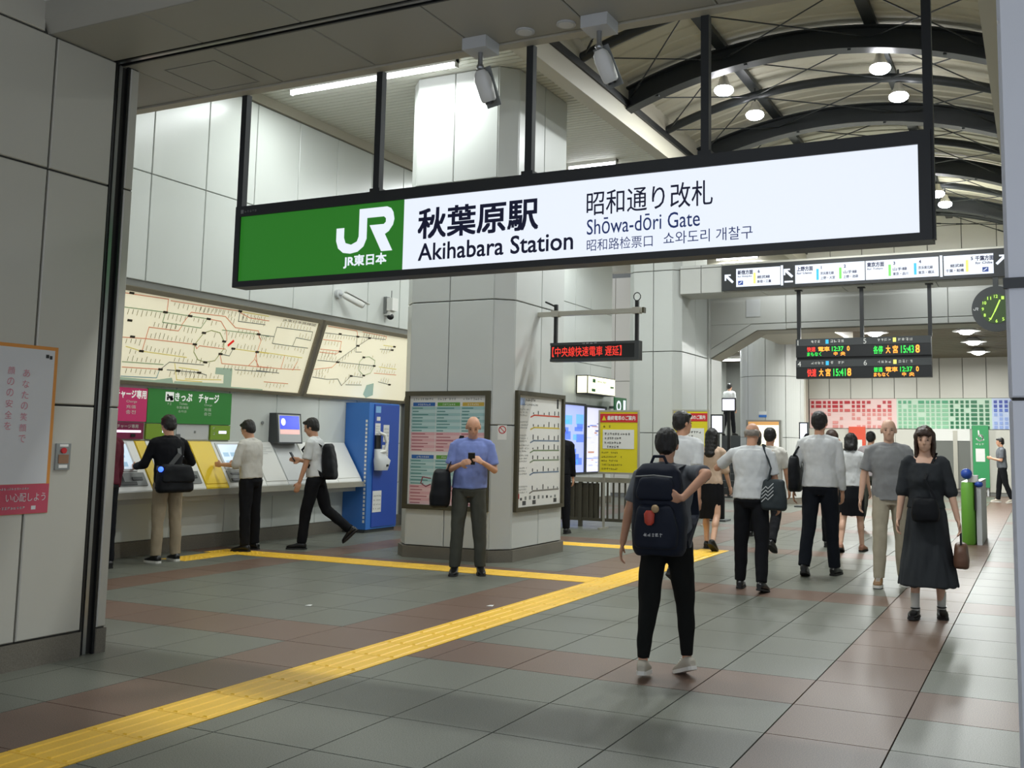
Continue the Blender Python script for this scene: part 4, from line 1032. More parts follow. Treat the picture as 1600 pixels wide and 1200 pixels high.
for x in (-4.72, -.74):
    qq = MB(); quad(qq, OA, X, Z, x-.045, x+.045, 4.185, 4.26, .0015); pp = qq.build('pictogram', m_ink2, ds)
    qq = MB(); line2(qq, OA, X, Z, [(x-.025, 4.205), (x+.02, 4.24)], .012, .003); qq.build('pictogram_stroke', m_sign, pp)

# ================================================================== DEPARTURE BOARD
YD = 17.2
db = empty('departure_board', (-2.7, YD, 2.53), 'black four-part departure board hanging above the crowd', 'sign')
for x in (-3.76, -2.70, -1.615): B('hanger', m_black, db, (x-.03, x+.03, YD+.02, YD+.08, 3.2, 4.085)); B('ceiling_flange', m_black, db, (x-.06, x+.06, YD-.0, YD+.10, 4.06, 4.085))
cells = [(-3.80, -2.70, 2.90, 3.215, '1'), (-2.70, -1.60, 2.90, 3.215, '5'), (-3.80, -2.70, 2.535, 2.85, '4'), (-2.70, -1.60, 2.535, 2.85, '6')]
B('spine', m_black, db, (-3.80, -1.60, YD+.02, YD+.12, 2.535, 3.215))
for (a, c, z0, z1, num) in cells:
    cu = B('unit', m_black, db, (a, c, YD-.02, YD+.02, z0, z1)); B('header_strip', m_dgrey, cu, (a, c, YD-.028, YD-.02, z1-.12, z1))
    OD2 = V((0, YD-.028, 0)); OD3 = V((0, YD-.02, 0))
    text(num, OD2, X, Z, a+.03, a+.085, z1-.105, z1-.02, m_white, cu, keep=True)
    q = MB(); q.use(m_white); scribble(q, OD2, X, Z, a+.25, a+.48, z1-.075, z1-.025, lift=.001); scribble(q, OD2, X, Z, a+.58, a+.82, z1-.075, z1-.025, lift=.001)
    q.use(m_lb if num in '14' else m_ly); quad(q, OD2, X, Z, a+.505, a+.555, z1-.09, z1-.02, .001); q.build('header_print', None, cu)
    def led(s_, x0, x1, w0, w1, m): text(s_, OD3, X, Z, x0, x1, w0, w1, m, cu, name='led_text', bold=.02)
    t = z1-.13
    if num in ('4', '5'):
        led('快速' if num == '4' else '各停', a+.19, a+.34, z0+.035, t-.02, m_ledr if num == '4' else m_ledg); led('大', a+.39, a+.46, z0+.04, t-.02, m_ledo); led('宮', a+.50, a+.58, z0+.04, t-.02, m_ledo)
        led('15:41' if num == '4' else '15:43', a+.63, a+.83, z0+.04, t-.025, m_ledg); led('8', a+.86, a+.92, z0+.04, t-.02, m_ledo)
    else:
        mm = (t+z0)/2
        led('快速' if num == '1' else '普通', a+.19, a+.33, mm+.005, t-.01, m_ledr if num == '1' else m_ledg); led('電車', a+.38, a+.57, mm+.005, t-.01, m_ledo); led('12:37', a+.61, a+.80, mm+.005, t-.01, m_ledg); led('0', a+.86, a+.90, mm+.005, t-.01, m_ledo)
        led('まもなく', a+.19, a+.43, z0+.02, mm-.008, m_ledg if num == '1' else m_ledo); led('中', a+.64, a+.70, z0+.02, mm-.008, m_ledo); led('央', a+.75, a+.83, z0+.02, mm-.008, m_ledo)
# ================================================================== CLOCK
ck = empty('wall_clock', (-.60, 17.0, 3.575), 'round dark clock with glowing green numerals at the right edge', 'clock')
CC = V((-.60, 16.98, 3.585))
b = MB(); b.tube(CC+Y*.09, CC, .36, n=44); b.build('case', m_dgrey, ck)
b = MB(); b.tube(CC+Y*.01, CC-Y*.006, .235, n=40); b.build('dial', m_clock, ck)
OC = CC-Y*.006
for h in range(1, 13):
    t = math.radians(30*h); cx, cz = .195*math.sin(t), .195*math.cos(t)
    text(str(h), OC, X, Z, cx-(.026 if h > 9 else .014), cx+(.026 if h > 9 else .014), cz-.024, cz+.024, m_clockg, ck, name='numeral', bold=.02)
q = MB(); line2(q, OC, X, Z, [(-.02, -.04), (.055, .13)], .022, .004); q.build('hour_hand', m_clockg, ck)
q = MB(); line2(q, OC, X, Z, [(.02, .04), (-.085, -.17)], .016, .005); q.build('minute_hand', m_clockg, ck)
poly('railway_logo', [(a*.075-.335, b_*.075-.02) for a, b_ in JR], CC, X, Z, m_lightgrey, ck, .003)
B('bracket', m_dgrey, ck, (-.64, -.56, 17.0, 17.06, 3.9, 4.09))

# ================================================================== FENCE, NOTICE BOARDS, LIT MAPS, EXIT SIGN
YF = 15.45
fe = empty('fence', (-6.6, YF, 0), 'low bronze metal fence behind the column, under the yellow notice', 'fence')
m_fence = mat('fence_bronze', '#5a564a', .4, metal=.4)
B('top_rail', m_alu, fe, (-8.0, -5.95, YF-.04, YF+.04, .74, .82)); B('bottom_rail', m_fence, fe, (-8.0, -5.95, YF-.02, YF+.02, .10, .15))
for x in (-8.0, -7.05, -6.0): B('post', m_fence, fe, (x-.03, x+.03, YF-.03, YF+.03, 0, .75))
x = -7.94
while x < -6.0:
    if abs(x+7.05) > .05: B('bar', m_fence, fe, (x-.014, x+.014, YF-.012, YF+.012, .15, .74))
    x += .085 if x < -6.72 else .105
B('kick_plate', m_fence, fe, (-8.0, -6.72, YF+.015, YF+.03, .15, .72))
def notice(x0, x1, y, z0, z1, label, legs=True):
    r = empty('notice_board', ((x0+x1)/2, y, 0), label, 'notice')
    B('frame', m_alu, r, (x0-.03, x1+.03, y, y+.03, z0-.03, z0), (x0-.03, x1+.03, y, y+.03, z1, z1+.03), (x0-.03, x0, y, y+.03, z0, z1), (x1, x1+.03, y, y+.03, z0, z1))
    B('sheet', m_yel, r, (x0, x1, y+.005, y+.02, z0, z1))
    B('red_header', m_red, r, (x0, x1, y, y+.005, z1-.17, z1-.03))
    B('white_box', m_paper, r, (x0+.05, x1-.06, y, y+.005, z1-.60, z1-.29))
    for x in (x0+.06, x1-.06): B('leg', m_alu, r, (x-.015, x+.015, y+.03, y+.06, 0, z1)); B('foot', m_alu, r, (x-.02, x+.02, y-.15, y+.22, 0, .03))
    o = V((0, y, 0)); w_ = x1-x0
    q = MB(); q.use(m_yel); q.add([o+X*(x0+.03)+Z*(z1-.14)-Y*.002, o+X*(x0+.11)+Z*(z1-.14)-Y*.002, o+X*(x0+.07)+Z*(z1-.06)-Y*.002], [(0,1,2)]); q.build('warning_triangle', None, r)
    text('最終電車のご案内', o, X, Z, x0+.13, x1-.04, z1-.135, z1-.065, m_white, r, bold=.02)
    q = MB(); q.use(m_black_ink); scribble(q, o+Y*.005, X, Z, x0+.05, x0+.2, z1-.26, z1-.215)
    for k in range(4): scribble(q, o, X, Z, x0+.08, x0+(.5 if k == 0 else .34)*w_/.68+.05, z1-.38-.07*k, z1-.34-.07*k)
    for k in range(5): scribble(q, o+Y*.005, X, Z, x0+.03, x0+.32+.08*(k % 2), z1-.68-.065*k, z1-.65-.065*k)
    q.build('small_print', None, r); return r
notice(-6.58, -5.92, 15.15, .92, 1.90, 'yellow and red last-train notice board standing by the fence')
notice(-5.86, -5.25, 16.75, 1.0, 1.96, 'yellow and red notice board behind the dark-haired walker in white')
# lit display maps and exit sign on the far left wall
def lit_map(y0, y1, z0, z1, m, label, seed, cells_):
    r = empty('lit_map', (XW, (y0+y1)/2, z0), label, 'map'); rr = random.Random(seed)
    B('frame', m_dgrey, r, (XW, XW+.05, y0-.04, y1+.04, z0-.04, z0), (XW, XW+.05, y0-.04, y1+.04, z1, z1+.05), (XW, XW+.05, y0-.04, y0, z0, z1), (XW, XW+.05, y1, y1+.04, z0, z1))
    B('lit_sheet', m, r, (XW, XW+.02, y0, y1, z0, z1)); o = V((XW+.02, 0, 0)); q = MB()
    for (c, n_, hh) in cells_:
        q.use(c)
        for k in range(n_):
            a = y0+(y1-y0)*(.05+.75*rr.random()); zz = z0+(z1-z0)*(.05+.7*rr.random()); quad(q, o, Y, Z, a, min(a+rr.uniform(.1, .5), y1-.02), zz, zz+hh*rr.uniform(.5, 1.5), .002)
    q.build('map_print', None, r); return r
lit_map(18.9, 20.42, .74, 2.2, mat('lit_blue', '#a9b6f2', .4, emit=.7), 'blue lit district map half hidden by the column', 4, [(mat('lit_blue2', '#5f82e8', .4, emit=.7), 16, .13), (mat('lit_blue3', '#6fb4f2', .4, emit=.7), 8, .15)])
lit_map(20.52, 21.60, .74, 2.18, mat('lit_lilac', '#d8d8f4', .4, emit=.75), 'pale lilac lit street map left of the yellow notice', 5, [(mat('lit_line', '#8fa0d8', .4, emit=.5), 18, .012), (mat('lit_or', '#d8a48c', .4, emit=.4), 6, .03), (m_ink2, 5, .03)])
ex = empty('exit_sign', (XW, 20.8, 2.47), 'small lit cream guide sign box high on the wall right of the column', 'sign')
B('case', m_black, ex, (XW, XW+.28, 20.0, 21.56, 2.46, 2.87)); b = MB(); b.prism([(20.03, 2.48), (21.53, 2.48), (21.53, 2.85), (20.03, 2.85)], 'x', XW+.28, XW+.295); b.build('lit_face', mat('exit_cream', '#f4f2d0', .4, emit=.95), ex)
B('lit_end', mat('exit_cream', '#f4f2d0', .4, emit=.95), ex, (XW+.04, XW+.27, 19.985, 20.0, 2.48, 2.85))
q = MB(); q.use(m_greend); oe = V((XW+.295, 0, 0)); quad(q, oe, Y, Z, 20.25, 20.4, 2.72, 2.80, .002); quad(q, oe, Y, Z, 20.2, 20.4, 2.52, 2.58, .002); quad(q, oe, Y, Z, 21.25, 21.45, 2.64, 2.68, .002); scribble(q, oe, Y, Z, 20.5, 21.0, 2.73, 2.78); q.build('print', None, ex)
gs = empty('round_logo_sign', (-9.0, 21.7, 2.1), 'small dark green sign with white ring at the wall end', 'sign')
B('board', m_greend, gs, (-8.92, -8.88, 21.3, 22.0, 1.98, 2.44)); B('bracket', m_grey, gs, (-9.28, -8.92, 21.9, 21.96, 2.2, 2.26))
q = MB(); q.use(m_sign); og = V((-8.88, 21.52, 2.24))
for k in range(18):
    t0, t1 = 2*math.pi*k/18, 2*math.pi*(k+1)/18
    q.add([og+X*.002+Y*math.cos(t)*r_*1.3+Z*math.sin(t)*r_*1.2 for t, r_ in ((t0,.06),(t1,.06),(t1,.11),(t0,.11))], [(0,1,2,3)])
quad(q, og, Y, Z, .27, .42, -.18, .15, .002); q.build('ring_mark', None, gs)

# ================================================================== BEYOND THE GATES: screens, fare gate, green sign
def screen(x0, x1, y, z0, z1, label, m=m_screenw, stand=True):
    r = empty('screen', ((x0+x1)/2, y, 0), label, 'screen')
    B('case', m_dgrey, r, (x0-.03, x1+.03, y, y+.06, z0-.03, z1+.03)); B('display', m, r, (x0, x1, y-.005, y, z0, z1))
    if stand: B('stand', m_dgrey, r, ((x0+x1)/2-.04, (x0+x1)/2+.04, y+.01, y+.05, .02, z0)); B('foot', m_dgrey, r, ((x0+x1)/2-.2, (x0+x1)/2+.2, y-.15, y+.2, 0, .03))
    return r
screen(-5.55, -5.36, 18.0, 1.62, 1.92, 'small white lit screen right of the second yellow notice')
screen(-7.73, -7.40, 26.0, 2.30, 2.60, 'white lit screen in the gap left of the round column')
screen(-5.05, -4.90, 23.2, 1.5, 1.90, 'narrow pale screen right of the round column')
r = empty('display_case', (-5.95, 23.3, 0), 'bright cream lit display case with orange top in front of the round column', 'display')
B('case', mat('case_grey', '#8d8d88', .5), r, (-6.36, -5.52, 23.32, 23.45, .3, 1.98)); B('lit_face', mat('case_cream', '#fbf6d6', .4, emit=1.0), r, (-6.30, -5.58, 23.30, 23.32, .9, 1.86)); B('header', mat('case_orange', '#e0a765', .5, emit=.4), r, (-6.30, -5.58, 23.30, 23.32, 1.865, 1.94))
for x in (-6.3, -5.6): B('leg', m_grey, r, (x-.03, x+.03, 23.34, 23.42, 0, .3))
r = empty('blue_label', (-5.93, 23.9, 2.05), 'small blue and white sticker on the round column', 'sticker'); b = curved(-6.07, 24.7, .787, math.radians(-100), math.radians(-86), 2.06, 2.12, 4, .006); b.build('blue_half', m_blue, r); b = curved(-6.07, 24.7, .787, math.radians(-100), math.radians(-86), 2.12, 2.20, 4, .006); b.build('white_half', m_paper, r)
# fare gate at the right
fg = empty('fare_gate', (-.98, 16.2, 0), 'green ticket gate with blue card reader beside the woman in black', 'ticket gate')
b = MB(); b.loft([((-1.02, 16.6, z), X, Y, rx, ry) for z, rx, ry in ((0, .1, .8), (.04, .11, .82), (.80, .11, .82), (.9, .10, .78))], n=20, pw=5); b.build('body', m_gate, fg)
B('steel_side', m_lightgrey, fg, (-.91, -.84, 15.85, 17.3, 0, .92)); B('dark_strip', m_black, fg, (-.925, -.908, 15.8, 17.3, .5, .86))
b = MB(); b.ell((-1.03, 15.85, 1.02), (.08, .08, .08)); b.build('card_reader', m_blue2, fg)
b = MB(); b.ell((-.87, 15.88, .87), (.06, .06, .05)); b.build('indicator', m_blue2, fg)
b = MB(); b.obox((-.95, 15.95, .95), (X, Y, Z), .07, .1, .05); b.build('reader_hood', m_paper, fg)
gg = empty('wheelchair_sign', (-1.66, 31.9, 0), 'tall green wheelchair access sign panel near the mosaic wall', 'sign')
B('panel', mat('sign_green_w', '#2f8f55', .5), gg, (-1.88, -1.44, 31.86, 31.92, .25, 2.06)); B('leg', m_lightgrey, gg, (-1.85, -1.80, 31.92, 31.95, 0, 2.0)); B('leg', m_lightgrey, gg, (-1.52, -1.47, 31.92, 31.95, 0, 2.0))
og = V((0, 31.86, 0)); q = MB(); q.use(m_white)
for k in range(10): line2(q, og, X, Z, [(-1.68+.09*math.cos(3.4+k*.45), 1.70+.09*math.sin(3.4+k*.45)), (-1.68+.09*math.cos(3.85+k*.45), 1.70+.09*math.sin(3.85+k*.45))], .03)
line2(q, og, X, Z, [(-1.71, 1.90), (-1.70, 1.75), (-1.62, 1.75), (-1.58, 1.64)], .04); scribble(q, og, X, Z, -1.80, -1.56, 1.48, 1.54); quad(q, og, X, Z, -1.80, -1.55, 1.0, 1.38); q.build('pictogram', None, gg)
r = empty('red_logo_panel', (-4.3, 31.9, 1.6), 'orange red panel on the wall below the red mosaic', 'sign'); B('panel', mat('orange_red', '#d8553c', .5), r, (-5.45, -4.95, 31.92, 32.0, 1.05, 2.0)); B('white_mark', m_paper, r, (-5.25, -5.05, 31.915, 31.92, 1.2, 1.6))
r = empty('shutter_panel', (-2.6, 31.9, 0), 'grey closed office front below the green mosaic', 'door'); B('glass', mat('office_glass', '#6d6f6a', .2), r, (-3.2, -1.95, 31.93, 31.985, .2, 1.6)); B('lintel', m_paper, r, (-3.2, -1.95, 31.91, 31.985, 1.6, 1.95)); B('mullion', m_alu, r, (-2.42, -2.30, 31.89, 31.93, .2, 1.9))
# stair behind the gap, where a figure stands
stt = empty('staircase', (-8.6, 29.5, 0), 'dark staircase rising behind the round column', 'stairs')
for k in range(9): B('step', m_dgrey, stt, (-9.3, -7.95, 27.6+.28*k, 27.88+.28*k if k < 8 else 31.0, 0, .185*(k+1)))

# ================================================================== PEOPLE
m_skin = mat('skin', '#cd9a7c', .5, var=.06, vscale=20)
m_skin2 = mat('skin_pale', '#dbb096', .5, var=.05, vscale=20)
m_hairb = mat('hair_black', '#15120f', .45, var=.3, vscale=60, bump=.4, bscale=180)
m_hairn = mat('hair_brown', '#3a261a', .45, var=.3, vscale=60, bump=.4, bscale=180)
m_hairg = mat('hair_grey', '#8d857c', .5, var=.2, vscale=60)
m_eye = mat('eye_dark', '#2a1c15', .2)
def cloth(name, c, r=.85): return mat(name, c, r, var=.07, vscale=14, bump=.25, bscale=500, spec=.2)
c_wshirt = cloth('cotton_white', '#d6d8d8'); c_wshirt2 = cloth('cotton_offwhite', '#cfccc4'); c_blue = cloth('cotton_blue', '#7d8cc4'); c_black = cloth('wool_black', '#15161a'); c_dgrey = cloth('trouser_grey', '#45463f'); c_khaki = cloth('chino_khaki', '#a2937b'); c_khaki2 = cloth('chino_light', '#b3aa95'); c_grey = cloth('polo_grey', '#8f9090'); c_beige = cloth('blouse_beige', '#c9b09a'); c_char = cloth('tee_charcoal', '#6a6e73'); c_dress = cloth('dress_black', '#333639'); c_jog = cloth('jogger_black', '#141615'); c_navy = cloth('nylon_navy', '#171d2b', .6); c_bag = cloth('nylon_black', '#14161a', .5); c_bagg = cloth('bag_grey', '#343b3e', .6); c_maroon = cloth('maroon', '#5a1f2c'); c_brownbag = mat('leather_brown', '#6a4a38', .5, var=.1)
m_shoeb = mat('shoe_black', '#121213', .3); m_shoew = mat('shoe_canvas', '#b9b2a2', .7); m_shoeo = mat('shoe_tan', '#8d6c4a', .6); m_solew = mat('sole_white', '#dedcd4', .6); m_soled = mat('sole_dark', '#1c1b1a', .7)
def solidify(mb, name, m, voxel, smooth=5, wr=0.0, seed=0, fs=(9, 9, 5), parent=None):
    """voxel-union of the collected shapes into one continuous surface, smoothed, with optional fabric folds"""
    me = mb.mesh(name+'_raw'); o = bpy.data.objects.new(name+'_raw', me); COL.objects.link(o)
    r = o.modifiers.new('r', 'REMESH'); r.mode = 'VOXEL'; r.voxel_size = voxel; r.use_smooth_shade = True
    s_ = o.modifiers.new('s', 'SMOOTH'); s_.factor = .5; s_.iterations = smooth
    dg = bpy.context.evaluated_depsgraph_get()
    out = bpy.data.meshes.new_from_object(o.evaluated_get(dg)); out.name = name
    bpy.data.objects.remove(o); bpy.data.meshes.remove(me)
    out.materials.clear(); out.materials.append(m)
    if wr:
        off = V((seed*3.1, seed*1.7, seed*2.3))
        nrm = [v.normal.copy() for v in out.vertices]
        for v, n_ in zip(out.vertices, nrm):
            c = v.co; p = V((c.x*fs[0], c.y*fs[1], c.z*fs[2]))+off
            d = noise.noise(p)+.5*noise.noise(p*2.3+off)
            v.co = c+n_*(d*wr)
    for p in out.polygons: p.use_smooth = True
    return link(name, out, parent)
TORSO = [(-.11,.095,.085,0), (-.04,.158,.108,-.005), (.03,.162,.11,-.005), (.11,.148,.102,0), (.20,.150,.103,.002), (.29,.165,.112,.004), (.37,.175,.112,0), (.44,.165,.098,-.006), (.485,.115,.08,-.01)]
TORSOF = [(-.11,.09,.085,0), (-.04,.160,.112,-.008), (.03,.155,.106,-.004), (.11,.128,.092,0), (.20,.130,.094,.004), (.29,.145,.112,.016), (.37,.152,.10,.006), (.44,.145,.088,-.004), (.485,.10,.072,-.01)]
def person(label, loc, face_dir, height=1.70, female=False, lean=.04, nod=.1, turn=0.0, legs=((.1,.05),(-.1,.1)), feet=(0,0), splay=.05, side=0.0,
           armR=None, armL=None, top=None, topmat=None, sleeve='short', hem=-.02, bottom='trousers', botmat=None, hair='short', hairmat=None, shoe=(None, None), skin=None, voxel=.009, build=1.0, seed=1, skirt_len=.5, legw=1.0, yaws=(0,0), handdir=(None,None), collar=True, cuff=.060, rise=0.0, base_z=0.0, extra=None):
    skin = skin or m_skin; hairmat = hairmat or m_hairb
    s = height/1.70
    f = V((face_dir[0], face_dir[1], 0)).normalized(); rgt = V((f.y, -f.x, 0))
    root = empty('person', (loc[0], loc[1], base_z), label, 'person')
    def G(v): return V((loc[0], loc[1], base_z))+(rgt*v.x+f*v.y+Z*v.z)*s
    u = V((math.sin(side), math.sin(lean), math.cos(lean))).normalized(); fw = V((0, math.cos(lean), -math.sin(lean)))
    hip = V((0, 0, .93))
    T = TORSOF if female else TORSO
    sw = .155 if female else .176
    J = {}
    for i, sg_ in ((0, 1), (1, -1)):         # 0 right, 1 left
        a, k = legs[i]
        h = V((sg_*.088, 0, .90)); d1 = V((sg_*math.sin(splay), math.sin(a), -math.cos(a))).normalized()
        kn = h+d1*.42; d2 = V((sg_*math.sin(splay)*.7, math.sin(a-k), -math.cos(a-k))).normalized(); an = kn+d2*.405
        J['hip%d' % i], J['knee%d' % i], J['ank%d' % i] = h, kn, an
    # feet: yaw about vertical, pitch lifts the heel
    lows = []
    for i, sg_ in ((0, 1), (1, -1)):
        an = J['ank%d' % i]; yw = yaws[i] if yaws[i] else sg_*.12; pt = feet[i]
        fd = V((math.sin(yw), math.cos(yw), 0)); J['fd%d' % i] = fd; J['pt%d' % i] = pt
        dd = fd*math.cos(pt)-Z*math.sin(pt); uu = Z*math.cos(pt)+fd*math.sin(pt)
        J['fdir%d' % i], J['fup%d' % i] = dd, uu
        ballz = (an+dd*.13-uu*.085).z; heelz = (an-dd*.05-uu*.085).z; lows.append(min(ballz, heelz))
    dz = -min(lows); 
    def SH(v): return V((v.x, v.y, v.z+dz))
    for k in list(J):
        if k[:3] in ('hip', 'kne', 'ank'): J[k] = SH(J[k])
    hip = SH(hip)
    sc = hip+u*.455
    for i, sg_ in ((0, 1), (1, -1)): J['sho%d' % i] = sc+V((sg_*sw*build**.5, 0, 0))
    for i, sg_ in ((0, 1), (1, -1)):
        ad = (armR, armL)[i] or ((.10, .02, -1), (.03, .16, -1))
        d1 = V((ad[0][0]*sg_, ad[0][1], ad[0][2])).normalized(); d2 = V((ad[1][0]*sg_, ad[1][1], ad[1][2])).normalized()
        J['elb%d' % i] = J['sho%d' % i]+d1*.285; J['wri%d' % i] = J['elb%d' % i]+d2*.245; J['hd%d' % i] = V((handdir[i][0]*sg_, handdir[i][1], handdir[i][2])).normalized() if handdir[i] else d2
    neck = hip+u*.50
    hu = V((math.sin(0), math.sin(lean*.5+nod), math.cos(lean*.5+nod))); hf0 = V((0, math.cos(lean*.5+nod), -math.sin(lean*.5+nod)))
    hr = V((1,0,0))*math.cos(turn)+hf0*-math.sin(turn)*-1*-1; hf = hf0*math.cos(turn)+V((1,0,0))*math.sin(turn); hr = hf.cross(hu).normalized()
    hc = neck+u*.02+hu*.135
    def W(v): return G(v)
    def D(v): return rgt*v.x+f*v.y+Z*v.z
    # ---- body
    b = MB()
    def tor(mb, t0, t1, ease, sx=1.0):
        secs = []
        for t, rx, ry, yo in T:
            if t < t0-1e-6 or t > t1+1e-6: continue
            secs.append((W(hip+u*t+fw*yo), D(V((1,0,0))), D(fw), (rx*build*sx+ease)*s, (ry*build+ease)*s))
        mb.loft(secs, n=24)
    tor(b, -.12, .5, -.012 if top else 0)
    b.cap(W(hip+u*.44+fw*-.01), W(hc+hu*-.06-hf*.012), .058*s, .052*s)
    for i in (0, 1):
        sg_ = 1 if i == 0 else -1
        b.ell(W(J['sho%d' % i]-V((sg_*.02,0,.01))), (.045*s,)*3); b.cap(W(hip+u*.480), W(J['sho%d' % i]), .040*s, .036*s)
        b.cap(W(J['sho%d' % i]), W(J['elb%d' % i]), .043*s*build**.5, .037*s)
        b.cap(W(J['elb%d' % i]), W(J['wri%d' % i]), .038*s, .025*s)
        th = .72 if bottom == 'trousers' else 1.0          # slimmer under trousers so the cloth covers it
        b.cap(W(J['hip%d' % i]), W(J['knee%d' % i]), .082*s*th, .055*s*th); b.cap(W(J['knee%d' % i]), W(J['ank%d' % i]), .053*s*th, .034*s)
        if th == 1.0:
            mid = J['knee%d' % i].lerp(J['ank%d' % i], .32); cd = (J['ank%d' % i]-J['knee%d' % i]).normalized(); cx_ = V((1,0,0)); cy_ = cd.cross(cx_).normalized()
            b.ell(W(mid-cy_*-.012), (.050*s, .054*s, .1*s), ax=(D(cx_), D(cy_), D(cd)))
        an = J['ank%d' % i]; dd, uu = J['fdir%d' % i], J['fup%d' % i]
        b.cap(W(an-uu*.045-dd*.02), W(an-uu*.058+dd*.12), .032*s, .022*s)
        # hand with palm, four fingers, thumb
        d = J['hd%d' % i]; wv = J['wri%d' % i]
        inn = V((-sg_, .25, .1)); n_ = (inn-d*inn.dot(d)).normalized(); t = n_.cross(d).normalized()
        if t.y < 0 and abs(d.z) > .5: t = -t
        ths = t     # thumb side
        pc = wv+d*.05
        b.ell(W(pc), (.014*s, .042*s, .052*s), ax=(D(n_), D(t), D(d)))
        for q, (off, ln) in enumerate(((.030, .066), (.010, .076), (-.010, .070), (-.029, .054))):
            p0 = wv+d*.088+t*off; p1 = p0+(d*.92+n_*.30).normalized()*ln*.52; p2 = p1+(d*.55+n_*.83).normalized()*ln*.5
            b.cap(W(p0-d*.02), W(p1), .0095*s, .0088*s, n=8); b.cap(W(p1), W(p2), .0088*s, .0078*s, n=8)
        p0 = wv+d*.025+t*.024; p1 = p0+(d*.65+t*.65+n_*.35).normalized()*.042; p2 = p1+(d*.9+n_*.4).normalized()*.034
        b.cap(W(p0), W(p1), .012*s, .0105*s, n=8); b.cap(W(p1), W(p2), .0105*s, .009*s, n=8)
    # head
    A3 = (D(hr), D(hf), D(hu))
    def Hd(x, y, z): return W(hc+hr*x+hf*y+hu*z)
    def he(x, y, z, a, bb_, c): b.ell(Hd(x, y, z), (a*s, bb_*s, c*s), ax=A3)
    he(0, -.008, .025, .074, .094, .088); he(0, .022, -.045, .056, .066, .066); he(0, .055, -.088, .026, .024, .02)
    he(0, .088, -.010, .011, .016, .026); he(0, .097, -.026, .014, .011, .010); he(0, .078, -.058, .022, .010, .008)
    he(0, .070, .024, .046, .014, .010); he(.032, .056, -.022, .024, .022, .024); he(-.032, .056, -.022, .024, .022, .024)
    he(.076, -.005, -.008, .010, .020, .031); he(-.076, -.005, -.008, .010, .020, .031)
    solidify(b, 'body', skin, voxel, 4, parent=root)
    for sx_ in (-.031, .031):
        e = MB(); e.ell(Hd(sx_, .0775, .004), (.0105*s, .0055*s, .0042*s), ax=A3, n=10, m=6); e.build('eye', m_eye, root)
        e = MB(); e.ell(Hd(sx_, .0815, .026), (.016*s, .0045*s, .0025*s), ax=A3, n=8, m=5); e.build('eyebrow', hairmat, root)
    # ---- hair
    h = MB()
    def hh(x, y, z, a, bb_, c): h.ell(Hd(x, y, z), (a*s, bb_*s, c*s), ax=A3)
    if hair == 'bald':
        hh(.058, -.035, .0, .024, .055, .034); hh(-.058, -.035, .0, .024, .055, .034); hh(0, -.074, -.005, .062, .034, .04); hh(.035, -.062, -.0, .04, .04, .038); hh(-.035, -.062, -.0, .04, .04, .038)
    else:
        hh(0, -.022, .045, .084, .095, .084); hh(0, -.045, .005, .082, .066, .085); hh(.05, -.01, .02, .038, .05, .05); hh(-.05, -.01, .02, .038, .05, .05); hh(0, .045, .082, .058, .042, .026)
        if hair == 'short': hh(0, -.06, -.035, .062, .045, .045)
        if hair in ('long', 'bob'):
            dn = -.25 if hair == 'long' else -.09
            for k in range(6):
                zz = .02+(dn-.02)*k/5; hh(0, -.068-.004*k, zz, .082, .038, .06); hh(.072, -.028, zz, .024, .05, .055); hh(-.072, -.028, zz, .024, .05, .055)
                if female: hh(.074, .012, zz*.8, .018, .028, .05); hh(-.074, .012, zz*.8, .018, .028, .05)
            hh(.03, .07, .058, .04, .022, .03); hh(-.03, .07, .058, .04, .022, .03)
    if hair != 'none': solidify(h, 'hair', hairmat, max(voxel, .008), 2, .006, seed, (60, 60, 14), parent=root)
    # ---- top garment
    ez = .016
    if top:
        g = MB(); t0 = hem
        secs = []
        for t, rx, ry, yo in T:
            if t < t0: continue
            secs.append((t, rx, ry, yo))
        if not collar: secs = secs[:-1]
        if secs[0][0] > t0+.01: secs = [(t0, secs[0][1]+.004, secs[0][2]+.004, secs[0][3])]+secs
        puff = [(0.010 if .05 < t < .2 else .0) for t, *_ in secs]
        g.loft([(W(hip+u*t+fw*yo), D(V((1,0,0))), D(fw), (rx*build+ez+pf)*s, (ry*build+ez+pf)*s) for (t, rx, ry, yo), pf in zip(secs, puff)], n=26)
        if collar: g.tube(W(hip+u*.46+fw*-.008), W(hip+u*.525+fw*.0), .074*s, .064*s, n=18)
        for i in (0, 1):
            sg_ = 1 if i == 0 else -1
            S_, E_, W_ = J['sho%d' % i], J['elb%d' % i], J['wri%d' % i]
            g.ell(W(S_-V((sg_*.018,0,.008))), (.063*s,)*3); g.cap(W(hip+u*(.487 if collar else .44)-fw*.008+V((0 if collar else sg_*.09,0,0))), W(S_-V((sg_*.02,0,0))), .060*s, .056*s)
            if sleeve == 'short':
                g.tube(W(S_), W(S_.lerp(E_, .80)), .058*s*build**.4, .062*s*build**.4, n=16)
            elif sleeve == 'long':
                g.tube(W(S_), W(E_), .058*s, .052*s, n=16); g.ell(W(E_), (.053*s,)*3); g.tube(W(E_), W(E_.lerp(W_, .93)), .055*s, .043*s, n=16)
            elif sleeve == 'elbow':
                g.tube(W(S_), W(E_), .058*s, .060*s, n=16); g.ell(W(E_), (.058*s,)*3)
        solidify(g, top, topmat, max(voxel, .009), 5, .0065, seed, (13, 13, 9), parent=root)
